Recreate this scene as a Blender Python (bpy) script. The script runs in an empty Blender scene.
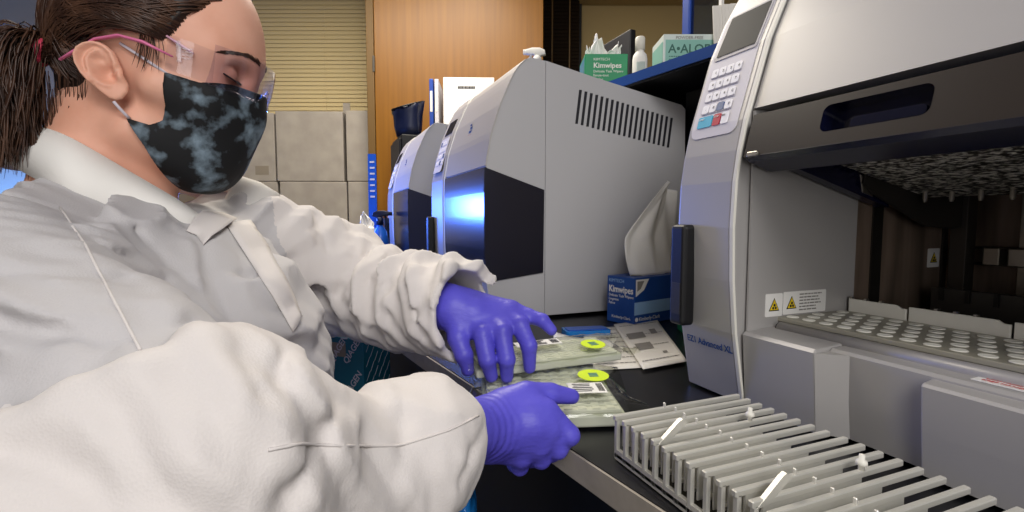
import bpy, bmesh, math, random
import numpy as np
from mathutils import Vector, Matrix, noise as mnoise
random.seed(7); rng = np.random.default_rng(7)
SC = bpy.context.scene; COL = SC.collection; PI = math.pi
BZ = 0.96            # worktop height above the floor; everything below is written with the worktop at z = 0

# ------------------------------------------------------------------ materials
def lin(h):
    h = h.lstrip('#'); v = [int(h[i:i+2], 16)/255 for i in (0, 2, 4)]
    return tuple((c/12.92 if c <= .04045 else ((c+.055)/1.055)**2.4) for c in v) + (1,)
MATS = {}
def mat(name, hexc, rough=.5, metal=0, spec=.5, bump=None, vary=None, trans=0, alpha=1, coat=0, sub=0, sheen=0, ior=1.45):
    m = bpy.data.materials.new(name); m.use_nodes = True; nt = m.node_tree; N = nt.nodes; L = nt.links
    b = N['Principled BSDF']; b.inputs['Base Color'].default_value = lin(hexc)
    b.inputs['Roughness'].default_value = rough; b.inputs['Metallic'].default_value = metal
    b.inputs['Specular IOR Level'].default_value = spec; b.inputs['Transmission Weight'].default_value = trans
    b.inputs['Alpha'].default_value = alpha; b.inputs['Coat Weight'].default_value = coat; b.inputs['IOR'].default_value = ior
    if sub:
        b.inputs['Subsurface Weight'].default_value = sub; b.inputs['Subsurface Radius'].default_value = (.012, .005, .003)
        b.inputs['Subsurface Scale'].default_value = 1
    if sheen: b.inputs['Sheen Weight'].default_value = sheen
    tc = N.new('ShaderNodeTexCoord')
    if vary:      # (hex2, scale, lo, hi[, stretch])
        mp = N.new('ShaderNodeMapping'); L.new(tc.outputs['Object'], mp.inputs['Vector'])
        if len(vary) > 4: mp.inputs['Scale'].default_value = vary[4]
        nz = N.new('ShaderNodeTexNoise'); nz.inputs['Scale'].default_value = vary[1]; nz.inputs['Detail'].default_value = 5
        L.new(mp.outputs[0], nz.inputs['Vector'])
        rp = N.new('ShaderNodeValToRGB'); rp.color_ramp.elements[0].position = vary[2]; rp.color_ramp.elements[1].position = vary[3]
        rp.color_ramp.elements[0].color = lin(hexc); rp.color_ramp.elements[1].color = lin(vary[0])
        L.new(nz.outputs['Fac'], rp.inputs[0]); L.new(rp.outputs[0], b.inputs['Base Color'])
    if bump:      # (kind, scale, strength, distance[, stretch])
        mp = N.new('ShaderNodeMapping'); L.new(tc.outputs['Object'], mp.inputs['Vector'])
        if len(bump) > 4: mp.inputs['Scale'].default_value = bump[4]
        if bump[0] == 'noise':
            t = N.new('ShaderNodeTexNoise'); t.inputs['Scale'].default_value = bump[1]; t.inputs['Detail'].default_value = 4; o = t.outputs['Fac']
        elif bump[0] == 'wave':
            t = N.new('ShaderNodeTexWave'); t.inputs['Scale'].default_value = bump[1]; t.inputs['Distortion'].default_value = 3; o = t.outputs['Fac']
            t.inputs['Detail'].default_value = 3
        else:
            t = N.new('ShaderNodeTexVoronoi'); t.inputs['Scale'].default_value = bump[1]; o = t.outputs['Distance']
        L.new(mp.outputs[0], t.inputs['Vector'])
        bp = N.new('ShaderNodeBump'); bp.inputs['Strength'].default_value = bump[2]; bp.inputs['Distance'].default_value = bump[3]
        L.new(o, bp.inputs['Height']); L.new(bp.outputs[0], b.inputs['Normal'])
    MATS[name] = m; return m
mat('wall', '#b09a6c', .9, bump=('noise', 60, .1, .002))
mat('frontwall', '#b8b0a4', .9); mat('bluewall', '#a39b96', .9)
mat('ceil', '#d8d6d0', .9)
mat('floor', '#5b5a58', .4, vary=('#686663', 6, .4, .6))
mat('wood', '#8c5c12', .4, vary=('#7c4f0d', 3.0, .3, .7, (14, 14, .5)))
mat('doorframe', '#6b5026', .5)
mat('blind', '#e0cc9a', .75)
mat('darkblind', '#241a10', .4)
mat('cardboard', '#9d958c', .85, vary=('#aaa298', 9, .35, .65))
mat('tape', '#8f8577', .6)
mat('black', '#0b0b0e', .5); mat('benchtop', '#08080b', .32, vary=('#0d0d11', 25, .4, .6))
mat('edgeband', '#918a7f', .55, vary=('#9b9388', 40, .35, .65))
mat('silver', '#aca9a7', .4, .2, bump=('noise', 900, .05, .0004))
mat('greyside', '#b2b1b3', .55, .0, bump=('noise', 900, .12, .0004))
mat('seam', '#77777c', .6)
mat('window', '#04041a', .2, 0, .8)
mat('doorbrown', '#2b241f', .33, .0, .5)
mat('navy', '#0d0f2a', .22, 0, .6)
mat('pocket', '#080a1e', .15, 0, .6)
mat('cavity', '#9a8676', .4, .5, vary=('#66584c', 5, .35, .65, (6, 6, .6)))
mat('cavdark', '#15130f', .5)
mat('steel', '#9b968c', .3, .9); mat('darksteel', '#4c4945', .45, .8)
mat('mesh', '#f2eee4', .35, .3, vary=('#2a2620', 240, .42, .52, (1, .45, 1)), bump=('noise', 160, 1, .004))
mat('deckplate', '#a29e90', .45, .2)
mat('wellwhite', '#f0eee4', .6); mat('whiteplastic', '#dad7cd', .5); mat('white', '#e6e4e0', .6)
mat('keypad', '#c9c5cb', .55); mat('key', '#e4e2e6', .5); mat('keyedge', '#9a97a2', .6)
mat('cyan', '#3aa5c4', .5); mat('red', '#b01c36', .5); mat('slate', '#4f5f86', .5); mat('ink', '#1b1b22', .6)
mat('yellowlabel', '#e2c319', .5); mat('pinktext', '#c0504e', .6); mat('blueink', '#23477f', .5)
mat('screen', '#05060f', .5, 0, .1); mat('bezel', '#8b8890', .45)
mat('alu', '#d2d0c8', .38, .5, bump=('noise', 300, .05, .0005)); mat('aluedge', '#e2e0da', .35, .6)
mat('boxblue', '#163f86', .45, vary=('#1d4d99', 14, .3, .7)); mat('boxlight', '#8fb4dc', .5); mat('green', '#0f8a58', .5); mat('teal', '#1a6a7e', .45)
mat('palebox', '#c9d4d0', .55); mat('aloe', '#7fb3a6', .55); mat('aloetext', '#1d5b50', .5)
mat('tissue', '#eceae6', .9, bump=('noise', 40, .3, .004)); mat('paper', '#dcd8d0', .8)
mat('printgrey', '#85817c', .8); mat('shelfblue', '#123f86', .35); mat('shelfblack', '#0a0a0d', .45)
mat('bluepost', '#22449a', .4); mat('wetblue', '#1c55b8', .3, 0, .6); mat('spray', '#0c1636', .4)
mat('blueplastic', '#1c78c8', .18, 0, .7, bump=('noise', 30, .8, .01))
mat('skin', '#dda891', .5, 0, .35, sub=.12, vary=('#d0967d', 18, .35, .7), bump=('noise', 300, .12, .0006))
mat('brow', '#3a2418', .8); mat('eyelash', '#1a1010', .8); mat('lip', '#9a5a50', .5)
mat('hair', '#37231a', .38, 0, .5, vary=('#5c4030', 40, .42, .7))
mat('hairdark', '#1d110b', .55)
mat('tie', '#c23a55', .6, bump=('wave', 300, .6, .001))
mat('glove', '#5c56cc', .42, 0, .4, bump=('noise', 60, .35, .003, (1, 1, 2.5)), vary=('#524bbb', 14, .35, .7))
mat('coat', '#d3cdca', .8, 0, .25, bump=('voronoi', 620, .14, .0012), sheen=.1)
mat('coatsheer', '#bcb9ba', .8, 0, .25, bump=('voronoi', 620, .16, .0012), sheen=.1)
mat('collar', '#e6e3de', .8, 0, .25, bump=('noise', 300, .06, .0006))
mat('mask', '#06080c', .75, vary=('#93a9b9', 40, .50, .80), bump=('noise', 120, .15, .001))
mat('elastic', '#c9c2cc', .7); mat('pink', '#d4709a', .35); mat('pinkclear', '#d9a8bc', .2)
mat('pants', '#1d2330', .8); mat('shoe', '#16161a', .5)
mat('lamp', '#ffffff'); mat('shirt', '#26262c', .8)
mat('yellowsticker', '#c9e21a', .5); mat('foil', '#c9cfc0', .3)
mat('tray', '#c6c8bb', .35, vary=('#b6b9a6', 12, .3, .7)); mat('cartridge', '#d8d9cc', .3); mat('reagent', '#9aa05a', .3)
def glass(name, hexc, fac, rough=.05):       # thin clear plastic: mostly see-through with a glossy skin
    m = bpy.data.materials.new(name); m.use_nodes = True; nt = m.node_tree; N = nt.nodes; L = nt.links
    for n in list(N): N.remove(n)
    o = N.new('ShaderNodeOutputMaterial'); t = N.new('ShaderNodeBsdfTransparent'); t.inputs[0].default_value = lin(hexc)
    g = N.new('ShaderNodeBsdfGlossy'); g.inputs['Roughness'].default_value = rough; g.inputs[0].default_value = (.9, .9, .9, 1)
    fr = N.new('ShaderNodeMath'); fr.operation = 'POWER'; lw = N.new('ShaderNodeLayerWeight'); L.new(lw.outputs['Facing'], fr.inputs[0]); fr.inputs[1].default_value = 4
    ad = N.new('ShaderNodeMath'); ad.operation = 'ADD'; ad.inputs[1].default_value = fac; ad.use_clamp = True
    mx = N.new('ShaderNodeMixShader'); L.new(fr.outputs[0], ad.inputs[0]); L.new(ad.outputs[0], mx.inputs[0])
    L.new(t.outputs[0], mx.inputs[1]); L.new(g.outputs[0], mx.inputs[2]); L.new(mx.outputs[0], o.inputs[0]); MATS[name] = m
glass('clear', '#f2f2f6', .03); glass('lens', '#e6e2ee', .05); glass('bag', '#f4f5ee', .05, .1); glass('pane', '#c9d4dc', .05)
def emis(name, hexc, s):
    m = bpy.data.materials.new(name); m.use_nodes = True; b = m.node_tree.nodes['Principled BSDF']
    b.inputs['Base Color'].default_value = lin(hexc); b.inputs['Emission Color'].default_value = lin(hexc); b.inputs['Emission Strength'].default_value = s
    MATS[name] = m
emis('panel', '#ffffff', 4); emis('blueled', '#2a5cff', 12)

# ------------------------------------------------------------------ scene-graph helpers
def thing(name, label, cat, loc=(0, 0, 0), rotz=0, group=None):
    o = bpy.data.objects.new(name, None); COL.objects.link(o); o.empty_display_size = .03
    o.location = loc; o.rotation_euler = (0, 0, rotz); o['label'] = label; o['category'] = cat
    if group: o['group'] = group
    return o
def tag(o, label, cat, group=None):
    o['label'] = label; o['category'] = cat
    if group: o['group'] = group
    return o
def rootmat(p):
    M = Matrix.Identity(4)
    while p:
        M = (Matrix.Translation(p.location) @ p.rotation_euler.to_matrix().to_4x4()) @ M; p = p.parent
    return M
def obj(name, bm, m, parent=None, smooth=False, local=False, label=None):
    """link a bmesh as one mesh object; coordinates are world ones unless local"""
    if parent is not None and not local: bm.transform(rootmat(parent).inverted())
    me = bpy.data.meshes.new(name)
    loc = None
    if parent is None and len(bm.verts):
        xs = [v.co for v in bm.verts]; lo = [min(c[i] for c in xs) for i in range(3)]; hi = [max(c[i] for c in xs) for i in range(3)]
        loc = Vector(((lo[0]+hi[0])/2, (lo[1]+hi[1])/2, lo[2])); bm.transform(Matrix.Translation(-loc))
    bm.normal_update(); bm.to_mesh(me); bm.free()
    if smooth:
        for p in me.polygons: p.use_smooth = True
    me.materials.append(MATS[m] if isinstance(m, str) else m)
    o = bpy.data.objects.new(name, me); COL.objects.link(o)
    if loc: o.location = loc
    if parent is not None: o.parent = parent
    if label: o['label'] = label
    return o
def struct(name, bm, m, parent=None):
    o = obj(name, bm, m, parent)
    if parent is None: o['kind'] = 'structure'
    return o
def add_mats(o, *ms):
    for m in ms: o.data.materials.append(MATS[m])
def copy_tree(o, parent=None):
    c = o.copy(); COL.objects.link(c)
    if parent: c.parent = parent
    for ch in [x for x in bpy.data.objects if x.parent == o]: copy_tree(ch, c)
    return c

# ------------------------------------------------------------------ mesh helpers
def BM(): return bmesh.new()
def box(bm, c, s, M=None, bev=0, seg=2):
    """box centred at c with full sizes s, optionally placed by matrix M, edges bevelled"""
    t = bmesh.new(); bmesh.ops.create_cube(t, size=1); bmesh.ops.scale(t, vec=s, verts=t.verts)
    if bev: bmesh.ops.bevel(t, geom=list(t.edges), offset=bev, segments=seg, affect='EDGES', profile=.5)
    bmesh.ops.translate(t, vec=c, verts=t.verts)
    if M is not None: t.transform(M)
    join(bm, t); return bm
def join(bm, t):
    me = bpy.data.meshes.new('tmp'); t.to_mesh(me); t.free(); bm.from_mesh(me); bpy.data.meshes.remove(me)
def bx(x0, x1, y0, y1, z0, z1, bev=0, seg=2, bm=None):
    return box(bm or BM(), ((x0+x1)/2, (y0+y1)/2, (z0+z1)/2), (abs(x1-x0), abs(y1-y0), abs(z1-z0)), None, bev, seg)
def prism(pts, h0, h1, axis='Y', bm=None, bev=0, M=None, seg=2):
    """extrude a polygon: axis Y takes pts as (x,z), Z as (x,y), X as (y,z)"""
    t = bmesh.new()
    f = {'Y': lambda p, h: (p[0], h, p[1]), 'Z': lambda p, h: (p[0], p[1], h), 'X': lambda p, h: (h, p[0], p[1])}[axis]
    a = [t.verts.new(f(p, h0)) for p in pts]; b = [t.verts.new(f(p, h1)) for p in pts]; n = len(pts)
    caps = [t.faces.new(a), t.faces.new(b[::-1])]
    for i in range(n): t.faces.new((a[i], b[i], b[(i+1) % n], a[(i+1) % n]))
    bmesh.ops.recalc_face_normals(t, faces=t.faces)
    if bev:
        es = [e for e in t.edges if any(f in caps for f in e.link_faces)]
        bmesh.ops.bevel(t, geom=es, offset=bev, segments=seg, affect='EDGES', profile=.5, clamp_overlap=True)
    if M is not None: t.transform(M)
    bm = bm or BM(); join(bm, t); return bm
def tube(pts, r, n=8, bm=None, caps=True, flat=None):
    """tube through points; r is a number or one radius per point"""
    bm = bm or BM(); pts = [Vector(p) for p in pts]; rs = r if hasattr(r, '__len__') else [r]*len(pts)
    rings = []; up = None
    for i, p in enumerate(pts):
        d = (pts[min(i+1, len(pts)-1)]-pts[max(i-1, 0)]).normalized()
        if up is None: up = Vector((0, 0, 1)) if abs(d.z) < .9 else Vector((1, 0, 0))
        s = d.cross(up).normalized(); up = s.cross(d).normalized()
        f = flat or 1
        rings.append([bm.verts.new(p+(s*math.cos(2*PI*k/n)+up*f*math.sin(2*PI*k/n))*rs[i]) for k in range(n)])
    for a, b in zip(rings, rings[1:]):
        for k in range(n): bm.faces.new((a[k], a[(k+1) % n], b[(k+1) % n], b[k]))
    if caps: bm.faces.new(rings[0][::-1]); bm.faces.new(rings[-1])
    return bm
def lathe(prof, c, n=24, bm=None):
    bm = bm or BM(); c = Vector(c); rings = []
    for r, z in prof: rings.append([bm.verts.new(c+Vector((r*math.cos(2*PI*k/n), r*math.sin(2*PI*k/n), z))) for k in range(n)])
    for a, b in zip(rings, rings[1:]):
        for k in range(n): bm.faces.new((a[k], a[(k+1) % n], b[(k+1) % n], b[k]))
    bm.faces.new(rings[0][::-1]); bm.faces.new(rings[-1]); return bm
def frame(o, u, v):
    """matrix with origin o, local x along u, local y along v (made square), z = normal"""
    u = Vector(u).normalized(); v = Vector(v); v = (v-u*v.dot(u)).normalized(); w = u.cross(v)
    return Matrix(((u.x, v.x, w.x, o[0]), (u.y, v.y, w.y, o[1]), (u.z, v.z, w.z, o[2]), (0, 0, 0, 1)))
def rrect(w, h, r, n=5, cx=0, cy=0):
    P = []
    for sx, sy, a0 in ((1, 1, 0), (-1, 1, PI/2), (-1, -1, PI), (1, -1, 1.5*PI)):
        for k in range(n+1):
            a = a0+PI/2*k/n; P.append((cx+sx*(w/2-r)+r*math.cos(a), cy+sy*(h/2-r)+r*math.sin(a)))
    return P
def plate(M, w, h, t=.0006, r=0, cx=0, cy=0, bm=None):
    """thin plate lying in the xy plane of frame M, from 0 to thickness t"""
    pts = rrect(w, h, r, 5, cx, cy) if r else [(cx-w/2, cy-h/2), (cx+w/2, cy-h/2), (cx+w/2, cy+h/2), (cx-w/2, cy+h/2)]
    return prism(pts, 0, t, 'Z', bm, 0, M)
def text(s, M, size, m, parent, name='lettering', align='LEFT', bold=0, sx=1, lift=.0004, shear=0):
    cu = bpy.data.curves.new('t', 'FONT'); cu.body = s; cu.size = size; cu.align_x = align; cu.extrude = .00015; cu.offset = bold; cu.shear = shear
    cu.resolution_u = 3
    o = bpy.data.objects.new('t', cu); COL.objects.link(o)
    dg = bpy.context.evaluated_depsgraph_get(); me = bpy.data.meshes.new_from_object(o.evaluated_get(dg))
    bm = bmesh.new(); bm.from_mesh(me); bpy.data.objects.remove(o); bpy.data.curves.remove(cu); bpy.data.meshes.remove(me)
    bm.transform(M @ Matrix.Translation((0, 0, lift)) @ Matrix.Diagonal((sx, 1, 1, 1)))
    return obj(name, bm, m, parent)
def textlines(M, w, n, dy, m, parent, name='printing', h=.0016, seed=0, lift=.0009):
    """a small block of illegible print: broken lines"""
    r = random.Random(seed); bm = BM()
    for i in range(n):
        x = 0; ww = w*r.uniform(.65, 1)
        while x < ww:
            l = min(r.uniform(.003, .009), ww-x); box(bm, (x+l/2, -i*dy, lift), (l, h, .0003), M); x += l+.0014
    return obj(name, bm, m, parent)

# ------------------------------------------------------------------ implicit surfaces (bodies, cloth, gloves)
A3 = lambda *p: np.array(p, np.float32)
def rc(P, a, b, r1, r2):
    a = A3(*a); b = A3(*b); ab = b-a; t = np.clip(((P-a)@ab)/max(float(ab@ab), 1e-12), 0, 1)
    return np.linalg.norm(P-a-t[:, None]*ab, axis=1)-(r1+(r2-r1)*t)
def poly_rc(P, pts, rs, k=0):
    d = None
    for i in range(len(pts)-1):
        e = rc(P, pts[i], pts[i+1], rs[i], rs[i+1]); d = e if d is None else (smin(d, e, k) if k else np.minimum(d, e))
    return d
def ell(P, c, r, R=None):
    q = P-A3(*c)
    if R is not None: q = q@np.asarray(R, np.float32)
    r = A3(*r); k0 = np.linalg.norm(q/r, axis=1); k1 = np.linalg.norm(q/(r*r), axis=1)
    return k0*(k0-1)/np.maximum(k1, 1e-9)
def rbox(P, c, h, r, R=None):
    q = P-A3(*c)
    if R is not None: q = q@np.asarray(R, np.float32)
    q = np.abs(q)-(A3(*h)-r)
    return np.linalg.norm(np.maximum(q, 0), axis=1)+np.minimum(q.max(axis=1), 0)-r
def smin(a, b, k):
    h = np.clip(.5+.5*(b-a)/k, 0, 1); return b*(1-h)+a*h-k*h*(1-h)
def smax(a, b, k): return -smin(-a, -b, k)
def poly2(x, y, pts):
    """signed distance to a polygon in 2-D (negative inside)"""
    p = np.stack([x, y], 1); d = np.full(len(x), 1e9, np.float32); ins = np.zeros(len(x), bool); n = len(pts)
    for i in range(n):
        a = np.array(pts[i], np.float32); b = np.array(pts[(i+1) % n], np.float32); e = b-a; w = p-a
        t = np.clip((w@e)/max(float(e@e), 1e-12), 0, 1); d = np.minimum(d, np.linalg.norm(w-t[:, None]*e, axis=1))
        c = ((a[1] <= y) & (y < b[1])) | ((b[1] <= y) & (y < a[1]))
        if abs(e[1]) > 1e-9:
            xi = a[0]+(y-a[1])/e[1]*e[0]; ins ^= c & (x < xi)
    return np.where(ins, -d, d)
_T = rng.random((64, 64, 64)).astype(np.float32)*2-1
def vnoise(P, s):
    """smooth value noise, about -1..1"""
    q = P*s; i = np.floor(q).astype(np.int32); f = q-i; f = f*f*(3-2*f); o = 0
    for dx in (0, 1):
        for dy in (0, 1):
            for dz in (0, 1):
                w = (f[:, 0] if dx else 1-f[:, 0])*(f[:, 1] if dy else 1-f[:, 1])*(f[:, 2] if dz else 1-f[:, 2])
                o = o+w*_T[(i[:, 0]+dx) & 63, (i[:, 1]+dy) & 63, (i[:, 2]+dz) & 63]
    return o
def segdist(P, a, b):
    a = A3(*a); b = A3(*b); ab = b-a; t = np.clip(((P-a)@ab)/float(ab@ab), 0, 1)
    return np.linalg.norm(P-a-t[:, None]*ab, axis=1), t
def surf(f, lo, hi, res, fine=None):
    """surface nets of f(P) < 0 inside the box; fine(P, d) refines the distance near the surface"""
    lo = np.array(lo, np.float32); n = np.ceil((np.array(hi)-lo)/res).astype(int)+1
    ax = [lo[i]+res*np.arange(n[i], dtype=np.float32) for i in range(3)]
    V = np.empty(n, np.float32); sl = max(1, int(600000/(n[1]*n[2])))
    Y, Z = np.meshgrid(ax[1], ax[2], indexing='ij')
    for i in range(0, n[0], sl):
        xs = ax[0][i:i+sl]; m = len(xs)
        P = np.empty((m, n[1], n[2], 3), np.float32); P[..., 0] = xs[:, None, None]; P[..., 1] = Y; P[..., 2] = Z
        P = P.reshape(-1, 3); d = f(P).astype(np.float32)
        if fine is not None:
            s = np.abs(d) < .045
            if s.any(): d[s] = fine(P[s], d[s])
        V[i:i+sl] = d.reshape(m, n[1], n[2])
    V[0] = V[-1] = 1; V[:, 0] = V[:, -1] = 1; V[:, :, 0] = V[:, :, -1] = 1
    S = V < 0; c = n-1
    cnt = np.zeros(c, np.int8)
    for dx in (0, 1):
        for dy in (0, 1):
            for dz in (0, 1): cnt += S[dx:dx+c[0], dy:dy+c[1], dz:dz+c[2]]
    I = np.argwhere((cnt > 0) & (cnt < 8)); idx = np.full(c, -1, np.int64); idx[tuple(I.T)] = np.arange(len(I))
    acc = np.zeros((len(I), 3)); num = np.zeros(len(I))
    for a in range(3):
        o1, o2 = [k for k in range(3) if k != a]
        for s1 in (0, 1):
            for s2 in (0, 1):
                p = I.copy(); p[:, o1] += s1; p[:, o2] += s2; q = p.copy(); q[:, a] += 1
                v0 = V[tuple(p.T)]; v1 = V[tuple(q.T)]; x = (v0 < 0) != (v1 < 0)
                t = np.where(x, v0/np.where(x, v0-v1, 1), 0); pt = p.astype(float); pt[:, a] += t
                acc[x] += pt[x]; num[x] += 1
    verts = acc/num[:, None]*res+lo
    quads = []
    for a in range(3):
        o1, o2 = (a+1) % 3, (a+2) % 3
        s0 = [slice(1, c[k]) for k in range(3)]; s0[a] = slice(0, c[a]); s1 = list(s0); s1[a] = slice(1, c[a]+1)
        A = S[tuple(s0)]; B = S[tuple(s1)]
        for flip in (0, 1):
            E = np.argwhere((A & ~B) if not flip else (B & ~A))
            if not len(E): continue
            off = np.array([1, 1, 1]); off[a] = 0; E = E+off
            def at(d1, d2):
                q = E.copy(); q[:, o1] -= d1; q[:, o2] -= d2; return idx[tuple(q.T)]
            Q = np.stack([at(1, 1), at(0, 1), at(0, 0), at(1, 0)], 1); quads.append(Q[:, ::-1] if flip else Q)
    return verts, np.concatenate(quads)
def mesh_np(name, verts, faces, m, parent=None, smooth=True, label=None):
    verts = np.asarray(verts, np.float64)
    if parent is not None:
        M = np.array(rootmat(parent).inverted()); verts = verts@M[:3, :3].T+M[:3, 3]
    me = bpy.data.meshes.new(name); k = faces.shape[1]
    me.vertices.add(len(verts)); me.vertices.foreach_set('co', verts.astype(np.float32).ravel())
    me.loops.add(faces.size); me.loops.foreach_set('vertex_index', faces.astype(np.int32).ravel())
    me.polygons.add(len(faces)); me.polygons.foreach_set('loop_start', np.arange(0, faces.size, k, dtype=np.int32))
    me.update(calc_edges=True); me.validate()
    me.polygons.foreach_set('use_smooth', np.full(len(me.polygons), smooth)); me.materials.append(MATS[m])
    o = bpy.data.objects.new(name, me); COL.objects.link(o)
    if parent is not None: o.parent = parent
    if label: o['label'] = label
    return o
# ------------------------------------------------------------------ the room (its walls stand square to a heading 22 degrees right of the bench)
YAW = math.radians(22)
RH = Vector((math.cos(YAW), -math.sin(YAW), 0)); FH = Vector((math.sin(YAW), math.cos(YAW), 0))
RM = Matrix(((RH.x, FH.x, 0, 0), (RH.y, FH.y, 0, 0), (0, 0, 1, 0), (0, 0, 0, 1)))
def W(r, d, z): return RM @ Vector((r, d, z))
def rbx(r0, r1, d0, d1, z0, z1, bev=0, bm=None):
    return box(bm or BM(), ((r0+r1)/2, (d0+d1)/2, (z0+z1)/2), (r1-r0, d1-d0, z1-z0), RM, bev)
FZ, CZ = -BZ, 2.0
struct('floor', rbx(-4.3, 3.3, -2.2, 4.15, FZ-.1, FZ), 'floor')
struct('ceiling', rbx(-4.3, 3.3, -2.2, 4.15, CZ, CZ+.1), 'ceil')
struct('wall_back', rbx(-4.3, 3.3, 3.95, 4.1, FZ, CZ), 'wall')
struct('wall_left', rbx(-4.3, -4.15, -2.2, 3.95, FZ, CZ), 'bluewall')
struct('wall_right', rbx(3.15, 3.3, -2.2, 3.95, FZ, CZ), 'wall')
struct('wall_front', rbx(-4.15, 3.15, -2.2, -2.05, FZ, CZ), 'frontwall')
struct('trim_1', rbx(.5, 1.5, 3.75, 3.95, 1.885, 1.97, .004), 'wall')
# window behind the pale blind
w1 = struct('window_1', rbx(-3.1, -1.0, 3.93, 3.95, .8, 1.97), 'wall')
t = thing('window_blind', 'pale horizontal slatted blind lowered behind the stacked cardboard boxes', 'blind', W(-2.05, 3.86, .98))
bm = BM(); z = 1.0
while z < 1.93:
    M = RM @ Matrix.Translation((-2.05, 3.86, z)) @ Matrix.Rotation(math.radians(74), 4, 'X')
    box(bm, (0, 0, 0), (2.16, .034, .0016), M); z += .031
obj('slats', bm, 'blind', t)
obj('head_rail', rbx(-3.13, -.97, 3.83, 3.89, 1.93, 1.975, .003), 'blind', t)
obj('bottom_rail', rbx(-3.13, -.97, 3.847, 3.873, .97, .99, .003), 'blind', t)
for r in (-2.7, -1.4): obj('ladder_cord', tube([W(r, 3.845, .98), W(r, 3.845, 1.93)], .0012, 5), 'blind', t)
# orange-brown wooden door leaf with its jamb
dr = struct('door_1', rbx(-.885, .2, 3.3, 3.345, FZ+.01, 1.96, .003), 'wood')
obj('door_edge', rbx(-.935, -.887, 3.29, 3.36, FZ+.01, 1.96, .003), 'doorframe', dr)
obj('hinge', rbx(-.895, -.88, 3.284, 3.292, 1.2, 1.3, .001), 'darksteel', dr)
# dark window with closed dark blind
struct('window_2', rbx(.17, .53, 3.92, 3.95, -.2, 1.97), 'cavdark')
t = thing('window_blind', 'dark brown closed blind between the wooden door and the beige wall', 'blind', W(.35, 3.86, .2))
bm = BM(); z = .22
while z < 1.93:
    box(bm, (0, 0, 0), (.33, .03, .0016), RM @ Matrix.Translation((.34, 3.86, z)) @ Matrix.Rotation(math.radians(66), 4, 'X')); z += .0262
obj('slats', bm, 'darkblind', t)
obj('head_rail', rbx(.165, .515, 3.83, 3.89, 1.93, 1.975, .003), 'darkblind', t)
for r in (.30, .43): obj('ladder_tape', tube([W(r, 3.84, .2), W(r, 3.84, 1.93)], .006, 6), 'doorframe', t)
# cardboard boxes piled on a low metal cabinet
t = thing('storage_cabinet', 'low grey metal cabinet carrying the pile of cardboard boxes', 'cabinet', W(-1.6, 3.6, FZ))
obj('body', rbx(-2.55, -.75, 3.42, 3.80, FZ, .055, .006), 'darksteel', t)
for r0, r1 in ((-2.54, -1.655), (-1.645, -.76)):
    dd = obj('door', rbx(r0, r1, 3.4, 3.419, FZ+.06, .04, .004), 'darksteel', t)
    obj('handle', rbx((r0+r1)/2+.3, (r0+r1)/2+.42, 3.392, 3.40, -.2, -.18, .003), 'steel', dd)
def carton(r0, r1, z0, z1, label, rz=0, label_patch=False, flap=False):
    c = W((r0+r1)/2, 3.61, z0); t = thing('cardboard_box', label, 'box', c, rz, 'cardboard boxes piled before the blind')
    w, h = r1-r0, z1-z0; Lm = Matrix.Rotation(-YAW, 4, 'Z')
    obj('carton', box(BM(), (0, 0, h/2), (w, .36, h), Lm, .006), 'cardboard', t, local=True)
    obj('tape', box(BM(), (0, 0, h+.0006), (w*.98, .05, .001), Lm), 'tape', t, local=True)
    if label_patch:
        p = obj('label_patch', box(BM(), (w/2-.09, -.1806, .075), (.09, .0012, .06), Lm), 'tape', t, local=True)
    if flap:
        obj('flap', box(BM(), (w/2-.03, .02, h+.05), (.05, .004, .1), Lm @ Matrix.Translation((0, 0, 0))), 'cardboard', t, local=True)
    return t
ZA, ZB, ZC = .0555, .512, .978
carton(-2.05, -1.605, ZA, ZB-.002, 'cardboard box in the lower row behind the coat collar', .03)
carton(-1.585, -1.135, ZA, ZB-.002, 'cardboard box lying under the middle carton of the top row', .035)
carton(-1.12, -.77, ZA, ZB-.002, 'cardboard box at the bottom beside the wooden door edge', .02)
carton(-2.07, -1.615, ZB, ZC-.006, 'cardboard box in the top row just right of the black face mask, small printed patch', .03, True)
carton(-1.6, -1.15, ZB, ZC+.004, 'middle cardboard box of the top row with a raised flap', .035, False, True)
carton(-1.125, -.78, ZB, ZC+.008, 'cardboard box at the top of the pile beside the wooden door edge', .02)

# ------------------------------------------------------------------ bench
def EX(y): return .275-.145*(y-.34)          # front edge of the worktop
Y0, Y1 = -.5, 2.62
t = thing('lab_bench', 'black laboratory bench with grey front edge carrying the instruments', 'bench', (.7, 1, FZ))
obj('worktop', prism([(EX(Y0)+.003, Y0), (1.25, Y0), (1.25, Y1), (EX(Y1)+.003, Y1)], -.03, 0, 'Z'), 'benchtop', t)
obj('edge_band', prism([(EX(Y0), Y0), (EX(Y0)+.003, Y0), (EX(Y1)+.003, Y1), (EX(Y1), Y1)], -.03, -.0015, 'Z'), 'edgeband', t)
obj('base', prism([(EX(Y0)+.09, Y0+.02), (1.23, Y0+.02), (1.23, Y1-.02), (EX(Y1)+.09, Y1-.02)], FZ, -.031, 'Z'), 'black', t)
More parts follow.
